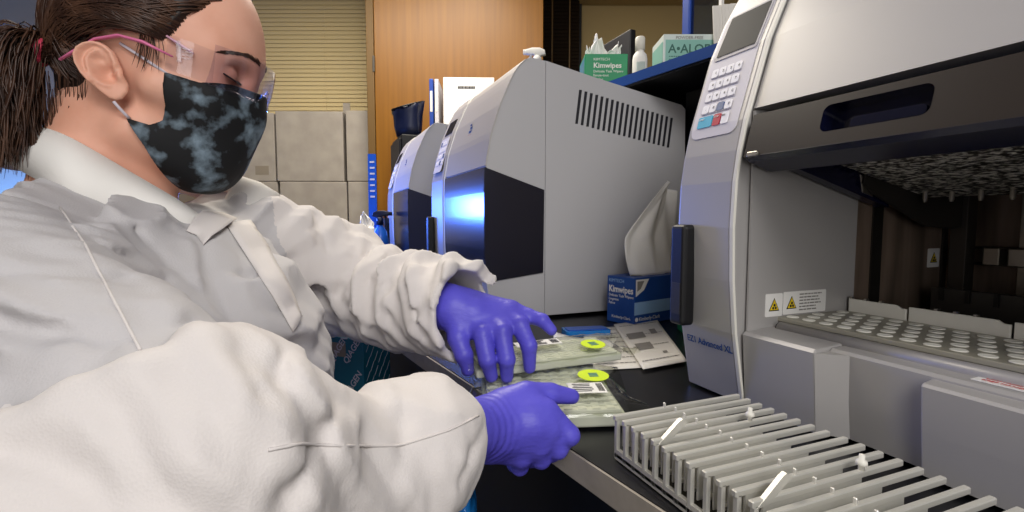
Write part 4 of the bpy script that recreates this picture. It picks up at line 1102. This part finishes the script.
for pts, amp, w in (
    ([(-20, 440), (60, 404), (140, 370), (205, 340)], .010, .010), ([(-20, 418), (60, 382), (140, 346), (195, 322)], -.008, .010),
    ([(205, 340), (240, 410), (268, 460)], .006, .009), ([(235, 355), (258, 400), (284, 440)], -.005, .008),
    ([(340, 398), (322, 440), (284, 508)], -.008, .007), ([(349, 396), (354, 425), (356, 458)], .005, .005), ([(262, 380), (278, 420), (276, 470)], .005, .007),
    ([(0, 452), (80, 482), (150, 510)], -.007, .012), ([(488, 424), (472, 452), (456, 480)], -.005, .006), ([(400, 385), (405, 420), (400, 470)], -.003, .008), ([(440, 380), (446, 420), (440, 470)], .004, .010),
    ([(0, 274), (60, 276), (120, 276), (166, 280)], -.005, .008), ([(0, 300), (70, 310), (130, 330)], .004, .008), ([(0, 323), (56, 332), (112, 343)], -.005, .008), ([(126, 224), (170, 262), (216, 305)], -.005, .006), ([(20, 240), (80, 244), (130, 250)], .004, .008),
    ([(201, 237), (210, 270), (223, 309)], -.007, .006), ([(190, 240), (198, 280), (214, 318)], .005, .006), ([(240, 250), (250, 290), (262, 330)], -.004, .006), ([(282, 330), (284, 350), (280, 380)], -.008, .006), ([(296, 320), (300, 350), (300, 380)], .006, .006),
    ([(352, 276), (342, 288), (330, 304)], -.010, .006), ([(371, 246), (370, 290), (376, 334)], -.007, .006), ([(388, 253), (389, 285), (390, 318)], -.006, .006), ([(409, 293), (416, 312), (426, 336)], -.008, .006), ([(362, 240), (358, 270), (352, 310)], .007, .007), ([(380, 246), (380, 290), (383, 330)], .006, .006), ([(398, 262), (402, 290), (412, 330)], .007, .007), ([(316, 215), (326, 240), (322, 290)], -.007, .007), ([(332, 215), (344, 235), (344, 258)], .006, .007), ([(420, 262), (428, 285), (436, 310)], -.005, .006)):
    crease(pts, amp, w)
def coat_fine(P, d):
    o = np.zeros(len(P), np.float32)
    wr = np.clip(1-rc(P, (-.06, .36, .10), (.17, .47, .03), .10, .10)/.04, 0, 1)      # near forearm
    wl = np.clip(1-rc(P, (-.06, .86, .20), (.06, .92, .10), .10, .10)/.05, 0, 1); wl = np.maximum(wl, np.clip(1-rc(P, (.06, .92, .10), (.2, .65, .12), .09, .09)/.03, 0, 1))
    wt = np.clip(1-np.maximum(wr, wl), 0, 1)
    t = (P@_axR)[:, None]*_axR; q = P+t*1.0; o += wr*(.0030*ridged(q*A3(1, 1, 1)+A3(.3, .1, .2), 12)+.0008*ridged(q, 31))
    t = (P@_axL)[:, None]*_axL; q = P+t*1.4; o += wl*(.0040*ridged(q+A3(.7, .2, .1), 14)+.0012*ridged(q, 30))
    q = P*A3(1, 1, .35)+P[:, 2:3]*A3(.35, .1, 0); o += wt*(.0040*ridged(q+A3(.1, .5, .3), 13)+.0010*ridged(q, 34))
    o += wr*(.0070*folds(P, (.8, .25, -.35), .065, 1, .4, .45)+.0065*folds(P, (.5, .2, .8), .05, 2, .4, .4)+.0036*folds(P, (.9, .3, .5), .026, 3, .4, .4))
    wu = np.clip(1-rc(P, (-.25, .50, .20), (-.11, .38, .13), .085, .07)/.02, 0, 1)*(1-wr)
    o += wu*(.0042*folds(P, (.25, .35, 1), .024, 11, .6, .35)+.0030*folds(P, (-.1, .5, 1), .016, 12, .5, .3))
    o += wl*(.0105*folds(P, (.55, -.75, .35), .052, 4, .5, .35)+.0060*folds(P, (.8, -.2, -.5), .045, 5, .5)+.0035*folds(P, (.3, -.8, .6), .024, 6))
    o += wt*(.0078*folds(P, (.35, -.1, 1), .046, 7, .5, .3)+.0065*folds(P, (1, -.3, .5), .050, 8, .5)+.0032*folds(P, (.5, .5, .9), .026, 9))
    for a, b, amp, w in CREASES:
        amp *= 1.35; ds, t = segdist(P, a, b); o += amp*np.exp(-np.sqrt((ds/w)**2*1.6+.02))
    h = hollow(P); o = np.where(o < 0, o*np.clip((h-.0015)/.014, 0, 1), o)
    return smax(coat_b(P)-o, -h, .003)
v, q = surf(coat_f, (-.38, .22, -.42), (.28, 1.04, .36), .0036, coat_fine)
COAT = mesh_np('coat', v, q, 'coat', PE)
# (sheer cloth shows the dark shirt where it lies against chest, shoulder and upper arm)
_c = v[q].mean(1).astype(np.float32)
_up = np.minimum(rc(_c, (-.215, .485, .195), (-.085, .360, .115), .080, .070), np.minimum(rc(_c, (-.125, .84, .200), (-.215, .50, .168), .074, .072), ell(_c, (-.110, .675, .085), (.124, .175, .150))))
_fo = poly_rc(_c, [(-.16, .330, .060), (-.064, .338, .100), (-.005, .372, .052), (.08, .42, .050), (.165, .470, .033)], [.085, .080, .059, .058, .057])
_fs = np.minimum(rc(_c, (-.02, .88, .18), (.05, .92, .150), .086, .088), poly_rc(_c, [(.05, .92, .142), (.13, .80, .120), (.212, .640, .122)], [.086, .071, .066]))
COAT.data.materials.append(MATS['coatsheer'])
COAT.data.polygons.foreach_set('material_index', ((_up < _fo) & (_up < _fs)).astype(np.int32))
COAT['label'] = 'white disposable coat with bunched sleeves'

# fold-down collar and front flap
UP = [(-.100, .578, .254), (-.112, .557, .267), (-.146, .553, .291), (-.191, .556, .321), (-.226, .595, .335), (-.238, .645, .338), (-.215, .695, .337), (-.165, .715, .330), (-.110, .705, .315), (-.080, .680, .300), (-.088, .655, .270)]
LO = [(-.088, .553, .238), (-.108, .531, .238), (-.151, .526, .254), (-.190, .526, .273), (-.246, .588, .298), (-.275, .648, .300), (-.245, .725, .298), (-.165, .760, .285), (-.080, .745, .280), (-.035, .702, .283), (-.045, .672, .258)]
KC = 1.2; _c = np.array((0, 0, .25))
UP = [tuple(_c+(np.array(p)-_c)*KC) for p in UP]; LO = [tuple(_c+(np.array(p)-_c)*KC) for p in LO]
def loft(rows, m, name, parent, sub=8, thick=.0012):
    """smooth surface through rows of points (Catmull-Rom along each row)"""
    def cr(p, t):
        i = min(int(t), len(p)-2); f = t-i; P0, P1_, P2, P3 = p[max(i-1, 0)], p[i], p[i+1], p[min(i+2, len(p)-1)]
        return .5*((2*P1_)+(-P0+P2)*f+(2*P0-5*P1_+4*P2-P3)*f*f+(-P0+3*P1_-3*P2+P3)*f**3)
    R = [[cr([np.array(x) for x in r], k/sub) for k in range((len(r)-1)*sub+1)] for r in rows]
    bm = BM(); g = [[bm.verts.new(x) for x in r] for r in R]
    for a, b in zip(g, g[1:]):
        for i in range(len(a)-1): bm.faces.new((a[i], a[i+1], b[i+1], b[i]))
    o = obj(name, bm, m, parent, True); s = o.modifiers.new('s', 'SOLIDIFY'); s.thickness = thick; s.offset = 0
    return o
nc = np.array((-.198, .762, 0))
IN = [tuple(np.array(p)*(1, 1, 1)+(nc-np.array(p))*(.06, .06, 0)+(0, 0, -.004)) for p in UP]
MID = [tuple((np.array(a)*.5+np.array(b)*.5)+((np.array(b)-nc)*(1, 1, 0))/np.linalg.norm((np.array(b)-nc)*(1, 1, 0))*.006+(0, 0, .004)) for a, b in zip(UP, LO)]
DEEP = [tuple(np.array(p)+(nc-np.array(p))*(.10, .10, 0)+(0, 0, -.05)) for p in UP]
loft([DEEP, IN, UP, MID, LO], 'collar', 'collar', PE)
from mathutils.bvhtree import BVHTree
_bv = BVHTree.FromPolygons([tuple(x) for x in v.tolist()], [tuple(x) for x in q.tolist()])
def lay(x, y, off):
    """point just off the finished coat along one sight line"""
    r = _F+_R*(x-512)/500-_U*(y-256)/500; h = _bv.ray_cast(Vector((0, 0, .25)), Vector(r).normalized())
    if h[0] is None: return None
    n = h[1]; n = n if n.dot(Vector(r)) < 0 else -n; return tuple(h[0]+n*off)
def dense(pts, n):
    out = []
    for k in range(n+1):
        f = k/n*(len(pts)-1); i = min(int(f), len(pts)-2); f -= i; out.append(tuple(np.array(pts[i])*(1-f)+np.array(pts[i+1])*f))
    return out
for pts in ([(60, 208), (85, 245), (108, 290), (140, 350)], [(268, 450), (300, 444), (345, 446), (400, 446), (450, 430), (486, 412)]):
    p = [lay(x, y, .0004) for x, y in dense(pts, 24)]; p = [c for c in p if c is not None]
    obj('seam', tube(p, .0009, 6), 'coat', COAT, True)
def flap(A, B, name, lift, n=18):
    rows = []
    for k in range(5):
        f = k/4; L_ = []
        for (xa, ya), (xb, yb) in zip(dense(A, n), dense(B, n)): L_.append(lay(xa*(1-f)+xb*f, ya*(1-f)+yb*f, .0015+lift*math.sin(PI*f*.8)))
        if any(c is None for c in L_): return
        rows.append(L_)
    loft(rows, 'coat', name, COAT, 1, .001)
flap([(226, 226), (248, 260), (270, 294), (292, 332)], [(250, 222), (268, 250), (285, 282), (300, 318)], 'front_flap', .003)
flap([(186, 232), (196, 236), (203, 246)], [(200, 214), (222, 216), (236, 222)], 'collar_tab', .006, 8)
# dark shirt neckline seen at the throat
# ------------------------------------------------------------------ face mask
TOPL = [(.050, .036), (.092, .022), (.150, .012)]
def mask_f(P):
    Q = w2h(P); Qm = Q.copy(); Qm[:, 1] = np.abs(Q[:, 1])
    d = smin(face_base(Q), rc(Q, (.096, 0, .020), (.104, 0, -.008), .010, .0125), .03)
    d = smin(d, ell(Q, (.067, 0, -.038), (.036, .038, .042)), .03)
    d = np.abs(d*HS-.0055)-.0022
    x, z = Q[:, 0], Q[:, 2]
    reg = poly2(x, z, MASKP)
    return smax(d, reg*HS, .002)
def mask_fine(P, d):
    Q = w2h(P); x, y, z = Q[:, 0], np.abs(Q[:, 1]), Q[:, 2]
    pl = .0022*np.maximum(0, np.sin((z+.25*x)*330))*np.clip((x-.035)/.03, 0, 1)*np.clip((.10-x)/.05, 0, 1)
    zz = z-.18*x; o = 0
    for z0 in (.006, -.018, -.042): o = o+.0020*np.exp(-np.abs(zz-z0+.002*vnoise(P, 30))/.0035)*(zz > z0-.002)
    return d-o*np.clip((x-.05)/.02, 0, 1)-.0008*folds(P, (.4, .3, 1), .03, 5)
MASKP = [(.050, .013), (.080, .010), (.105, .018), (.17, .023), (.17, -.08), (.115, -.13), (.06, -.135), (.032, -.066), (.016, -.040), (.036, -.043), (.047, -.036), (.051, -.02)]
v, q = surf(mask_f, (-.24, .61, .25), (.02, .88, .48), .0018)
MASK = mesh_np('face_mask', v, q, 'mask', PE)
MASK['label'] = 'black cloth face mask with cloudy pale grey pattern'
for a, b in (((.051, -.0695, .012), (.006, -.0775, .034)), ((.017, -.068, -.040), (.006, -.0785, -.026))):
    obj('ear_loop', tube([h2w(np.array(a)*(1-t)+np.array(b)*t+np.array((0, -.0015*math.sin(PI*t), 0))) for t in (0, .25, .5, .75, 1)], .0016, 8), 'elastic', MASK, True)
# ------------------------------------------------------------------ safety glasses
gl = obj('safety_glasses', tube([h2w((.048+.006*k, -.076+.0035*k*k*.12, .050-.0028*k)) for k in range(5)], [.0028, .003, .003, .0028, .002], 8, flat=.5), 'pinkclear', PE, True)
gl['label'] = 'clear safety glasses with pink temples'
for s in (-1, 1):
    obj('temple', tube([h2w(p) for p in ((-.044, s*.081, .006), (-.033, s*.081, .016), (-.014, s*.0805, .033), (.009, s*.0855, .0395), (.032, s*.0870, .037), (.058, s*.082, .029))], [.0022, .003, .0034, .0036, .0042, .002], 8, flat=.45), 'pink', gl, True, label='pink temple arm')
    bm = BM(); g = []
    for j in range(9):
        z = .052-.036*j/8; g.append([bm.verts.new(Vector(h2w((.050+.042*i/8, s*(.0785-.012*(i/8)**2), z-.006*i/8+.002*math.sin(PI*j/8))))) for i in range(9)])
    for j in range(8):
        for i in range(8): bm.faces.new((g[j][i], g[j][i+1], g[j+1][i+1], g[j+1][i]))
    obj('side_shield', bm, 'clear', gl, True)
    bm = BM()
    for k in range(4): box(bm, (0, 0, 0), (.010, .003, .0013), Matrix.Translation(Vector(h2w((.070, s*.0785, .040-.0032*k)))))
    box(bm, (0, 0, 0), (.004, .004, .022), Matrix.Translation(Vector(h2w((.062, s*.079, .036))))); obj('hinge', bm, 'clear', gl)
bm = BM(); g = []; n = 26
for j in range(11):
    v_ = j/10; row = []
    for i in range(n+1):
        a = (i/n-.5)*2; y = .072*math.sin(a*1.18)/math.sin(1.18); x = .093+.038*(math.cos(a*1.18)-math.cos(1.18))/(1-math.cos(1.18))
        lo = .006+.014*math.exp(-(a/.16)**2)+.004*abs(a); row.append(bm.verts.new(Vector(h2w((x-.006*(1-v_)**2, y, .052*v_+lo*(1-v_))))))
    g.append(row)
for j in range(10):
    for i in range(n): bm.faces.new((g[j][i], g[j][i+1], g[j+1][i+1], g[j+1][i]))
o = obj('lens', bm, 'lens', gl, True)
bm = BM(); tube([h2w((.093+.038*(math.cos(a*1.18)-math.cos(1.18))/(1-math.cos(1.18))-.0055, .072*math.sin(a*1.18)/math.sin(1.18), .006+.014*math.exp(-(a/.16)**2)+.004*abs(a))) for a in [k/20-1 for k in range(41)]], .0011, 6, bm)
obj('lens_rim', bm, 'clear', gl, True)
# eyebrows and lashes
def face_x(y, z):
    lo, hi = .04, .16
    for _ in range(22):
        m = (lo+hi)/2
        if float(face(np.array([[m, y, z]], np.float32))[0]) < 0: lo = m
        else: hi = m
    return lo
for s in (-1, 1):
    bm = BM()
    for k in range(60):
        t = k/59; r_ = random.Random(k); y = s*(.011+.042*t); z = .0535+.0055*math.sin(PI*t*.85)-.006*t+.004*(r_.random()-.5)*(1-.5*t); y2 = y+s*.006; z2 = z+.004-.006*t
        tube([h2w((face_x(y, z)+.0003, y, z)), h2w((face_x(y2, z2)+.0010, y2, z2))], [.0011, .0004], 4, bm)
    obj('eyebrow', bm, 'brow', PE)
    bm = BM(); line = []
    for k in range(30):
        t = k/29; y = s*(.017+.030*t); z = .0285-.0035*math.sin(PI*t); x = face_x(y, z); line.append(h2w((x+.0004, y, z)))
        tube([line[-1], h2w((x+.006, y+s*.002, z-.0035))], [.0008, .0002], 4, bm)
    tube(line, .0009, 5, bm)
    obj('eyelashes', bm, 'eyelash', PE)

# ------------------------------------------------------------------ hair
CO, CRAD = np.array((.004, 0, .062)), np.array((.098, .082, .100))
def hairline(Q):
    x, z = Q[:, 0], Q[:, 2]
    return poly2(x, z, HAIRP)
HAIRP = [(.118, .205), (.104, .150), (.084, .108), (.064, .074), (.053, .056), (.043, .046), (.020, .048), (-.004, .049), (-.024, .040), (-.031, .008), (-.034, -.03), (-.040, -.062), (-.16, -.055), (-.16, .21)]
def cap_f(P):
    Q = w2h(P); d = ell(Q, CO, CRAD)
    d = smin(d, smin(rc(Q, (-.034, 0, .02), (-.040, 0, -.05), .056, .046), face_base(Q)-.004, .01), .02)
    return smax((d-.001)*HS, (hairline(Q)+.003)*HS, .008)
def cap_fine(P, d):
    Q = w2h(P); a = np.arctan2(Q[:, 2]-.03, np.abs(Q[:, 1])+.01)
    return d-.0004*np.sin(a*60+4*vnoise(P, 20))
v, q = surf(cap_f, (-.42, .64, .28), (.0, .90, .62), .003, cap_fine)
HAIR = mesh_np('hair', v, q, 'hairdark', PE); HAIR['label'] = 'dark brown hair drawn back into a low ponytail'
TIE = np.array((-.076, -.052, .016))
def ribbons(paths, rads):
    """many thin three-sided strands as one vertex/face array"""
    vs, fs, n = [], [], 0
    for p, r0 in zip(paths, rads):
        p = np.asarray(p); m = len(p); d = np.gradient(p, axis=0); d /= np.linalg.norm(d, axis=1)[:, None]+1e-9
        s = np.cross(d, (0.3, .5, .8)); s /= np.linalg.norm(s, axis=1)[:, None]+1e-9; u_ = np.cross(s, d)
        t = np.linspace(0, 1, m); rr = (r0*np.minimum(1, (1-t)*4+.15))[:, None]
        ring = np.stack([p+rr*(s*math.cos(a)+u_*math.sin(a)) for a in (0, 2.094, 4.189)], 1); vs.append(ring.reshape(-1, 3))
        i = np.arange(m-1)[:, None]*3+n; k = np.arange(3)[None]; k2 = (k+1) % 3
        fs.append(np.stack([i+k, i+k2, i+3+k2, i+3+k], -1).reshape(-1, 4)); n += m*3
    return np.concatenate(vs), np.concatenate(fs)
paths, rads = [], []
hl = HAIRP[1:12]
for k in range(2600):
    s = -1 if rng.random() < .72 else 1; nape = k % 5 == 0
    i = rng.random()*(len(hl)-1); j = int(i); f = i-j; px_, pz_ = np.array(hl[j])*(1-f)+np.array(hl[min(j+1, len(hl)-1)])*f
    if rng.random() < .55: px_ -= rng.random()*.12; pz_ = max(pz_, .05)+rng.random()*.09
    if nape: px_ = -.036-.045*rng.random(); pz_ = -.058+.045*rng.random()
    dx = (px_-CO[0])/CRAD[0]; dz = (pz_-CO[2])/CRAD[2]; rr = dx*dx+dz*dz
    if rr > .97: dx, dz = dx/math.sqrt(rr)*.985, dz/math.sqrt(rr)*.985; rr = .97
    a = np.array((dx, s*math.sqrt(1-rr), dz)); b = (TIE-CO)/CRAD; b = b/np.linalg.norm(b)+rng.normal(0, .06, 3)
    t = np.linspace(0, 1, 12)[:, None]; lift = .006+.0045*rng.random(); pth = a*(1-t)+b*t
    sag = np.sin(PI*t)*A3(0, 0, (-.10+.2*rng.random()) if pz_ > .085 else .16+.16*rng.random()); pth = pth+sag
    if s > 0: pth = pth+np.sin(PI*t)*A3(-.8, 0, .35)
    pth /= np.linalg.norm(pth, axis=1)[:, None]
    loc = CO+pth*(CRAD+lift*np.minimum(1, t*6+.1)); loc[-1] = TIE+rng.normal(0, .004, 3)
    loc += np.cumsum(rng.normal(0, .00035, loc.shape), 0)
    if s < 0 and ((loc[:, 0] > -.024) & (loc[:, 0] < .045) & (loc[:, 2] < .040)).any(): continue
    paths.append(h2w(loc)); rads.append(.0007+.0006*rng.random())
v, q = ribbons(paths, rads); mesh_np('strands', v, q, 'hair', HAIR)
# loose wisps at the temple
paths, rads = [], []
for k in range(22):
    p = np.array((.040-.020*rng.random(), -.0735-.002*rng.random(), .048+.008*rng.random())); dz = -.018-.028*rng.random(); t = np.linspace(0, 1, 8)[:, None]
    paths.append(h2w(p+t*np.array((-.004+.016*rng.random(), -.003, dz))+np.sin(PI*t)*A3(.003, -.003, 0))); rads.append(.00045)
v, q = ribbons(paths, rads); mesh_np('temple_wisps', v, q, 'hair', HAIR); paths, rads = [], []
for k in range(70):
    p = np.array((-.030-.045*rng.random(), -.064+.02*rng.random(), .0-.04*rng.random())); t = np.linspace(0, 1, 8)[:, None]
    paths.append(h2w(p+t*np.array((-.006+.012*rng.random(), .012, -.045-.025*rng.random())))); rads.append(.00045)
v, q = ribbons(paths, rads); mesh_np('nape_wisps', v, q, 'hair', HAIR)
# ponytail
tw = h2w(TIE); paths, rads = [], []
for k in range(1050):
    L = .070+.075*rng.random()**2; sp = rng.normal(0, 1, 3); t = np.linspace(0, 1, 14)
    ux = -.052*np.sin(np.minimum(t*1.9, 1)*PI/2)*(.15+.95*rng.random())-.008*sp[0]*t; uz = .016*np.sin(np.minimum(1, t*2.2)*PI)*(.6+.8*rng.random())-L*np.maximum(0, t-.12)**1.15*1.05
    pth = np.stack([tw[0]+ux+.006*sp[0]*np.minimum(1, t*3), tw[1]-.012*t+.013*sp[1]*np.minimum(1, t*2.5), tw[2]+uz+.007*sp[2]*np.minimum(1, t*3)], 1)
    pth[:, 0] += .004*np.sin(t*6+sp[2]*2)*t; paths.append(pth); rads.append(.0008+.0006*rng.random())
v, q = ribbons(paths, rads); mesh_np('ponytail', v, q, 'hair', HAIR)
bm = BM()
for k in range(3): tube([tw+np.array((-.002-.004*k, .0, 0))+.0125*np.array((.25*math.cos(a), math.sin(a), math.cos(a))) for a in [2*PI*i/18 for i in range(19)]], .0032, 8, bm)
obj('hair_tie', bm, 'tie', HAIR, True, label='pinkish red hair tie')
# ------------------------------------------------------------------ trousers and shoes (below the frame)
def pants_f(P):
    d = ell(P, (-.165, .632, -.16), (.115, .160, .12))
    for s in (-1, 1):
        hip = (-.165, .632+s*.085, -.17); kn = (-.15, .632+s*.10, -.52); an = (-.18, .632+s*.10, -.88)
        d = smin(d, rc(P, hip, kn, .094, .070), .03); d = smin(d, rc(P, kn, an, .070, .058), .02)
    return d
v, q = surf(pants_f, (-.32, .40, -.92), (.0, .87, .0), .008); mesh_np('trousers', v, q, 'pants', PE)
def shoes_f(P):
    d = None
    for s in (-1, 1):
        e = rc(P, (-.195, .632+s*.10, -.915), (-.05, .632+s*.115, -.928), .042, .034); d = e if d is None else np.minimum(d, e)
    return smax(d, -.956-P[:, 2], .002)
for s in (-1, 1):
    v, q = surf(shoes_f, (-.26, .50 if s < 0 else .64, -.9585), (.02, .62 if s < 0 else .78, -.85), .004); mesh_np('shoe', v, q, 'shoe', PE)
# ------------------------------------------------------------------ light and camera
def area(name, loc, target, size, power, color=(1, 1, 1), sy=None):
    l = bpy.data.lights.new(name, 'AREA'); l.energy = power; l.color = color; l.size = size
    if sy: l.shape = 'RECTANGLE'; l.size_y = sy
    o = bpy.data.objects.new(name, l); COL.objects.link(o); o.location = loc
    o.rotation_euler = (Vector(target)-Vector(loc)).to_track_quat('-Z', 'Y').to_euler(); return o
area('ceiling_light_key', (.05, -1.15, 1.5), (.2, .7, 0), 1.1, 29, (1, .98, .96), .8)
area('ceiling_light_far', (.2, 2.2, 1.95), (.2, 2.2, 0), 1.4, 70, (1, .92, .78), 1.0)
area('front_fill_light', (-.35, -1.0, .50), (.5, .6, .15), .6, 8.5, (1, .98, .96), .9)  # unseen fill added behind the camera to brighten the open instrument, not a window
area('blue_lamp', (-.15, 2.55, .32), (.4, 1.2, .2), .28, 13, (.07, .2, 1), .12)
area('blue_wall_lamp', W(-3.85, 3.45, .15), W(-3.95, 3.95, .65), .3, 30, (.06, .2, 1), .3)
w = bpy.data.worlds.new('room_air'); SC.world = w; w.use_nodes = True; w.node_tree.nodes['Background'].inputs[0].default_value = (.5, .5, .55, 1); w.node_tree.nodes['Background'].inputs[1].default_value = .1
cd = bpy.data.cameras.new('camera'); cd.sensor_width = 36; cd.lens = 500/1024*36; cd.clip_start = .02
cam = bpy.data.objects.new('camera', cd); COL.objects.link(cam)
pit = math.atan(36/500); F = Vector((math.sin(YAW)*math.cos(pit), math.cos(YAW)*math.cos(pit), -math.sin(pit)))
cam.location = (0, 0, .25); cam.rotation_euler = F.to_track_quat('-Z', 'Y').to_euler(); SC.camera = cam
for o in list(bpy.data.objects):                 # stand everything on a floor at height 0
    if o.parent is None: o.location.z += BZ
vs = SC.view_settings; vs.view_transform = 'Standard'; vs.look = 'None'; vs.gamma = 1; vs.use_curve_mapping = False; vs.exposure = 0
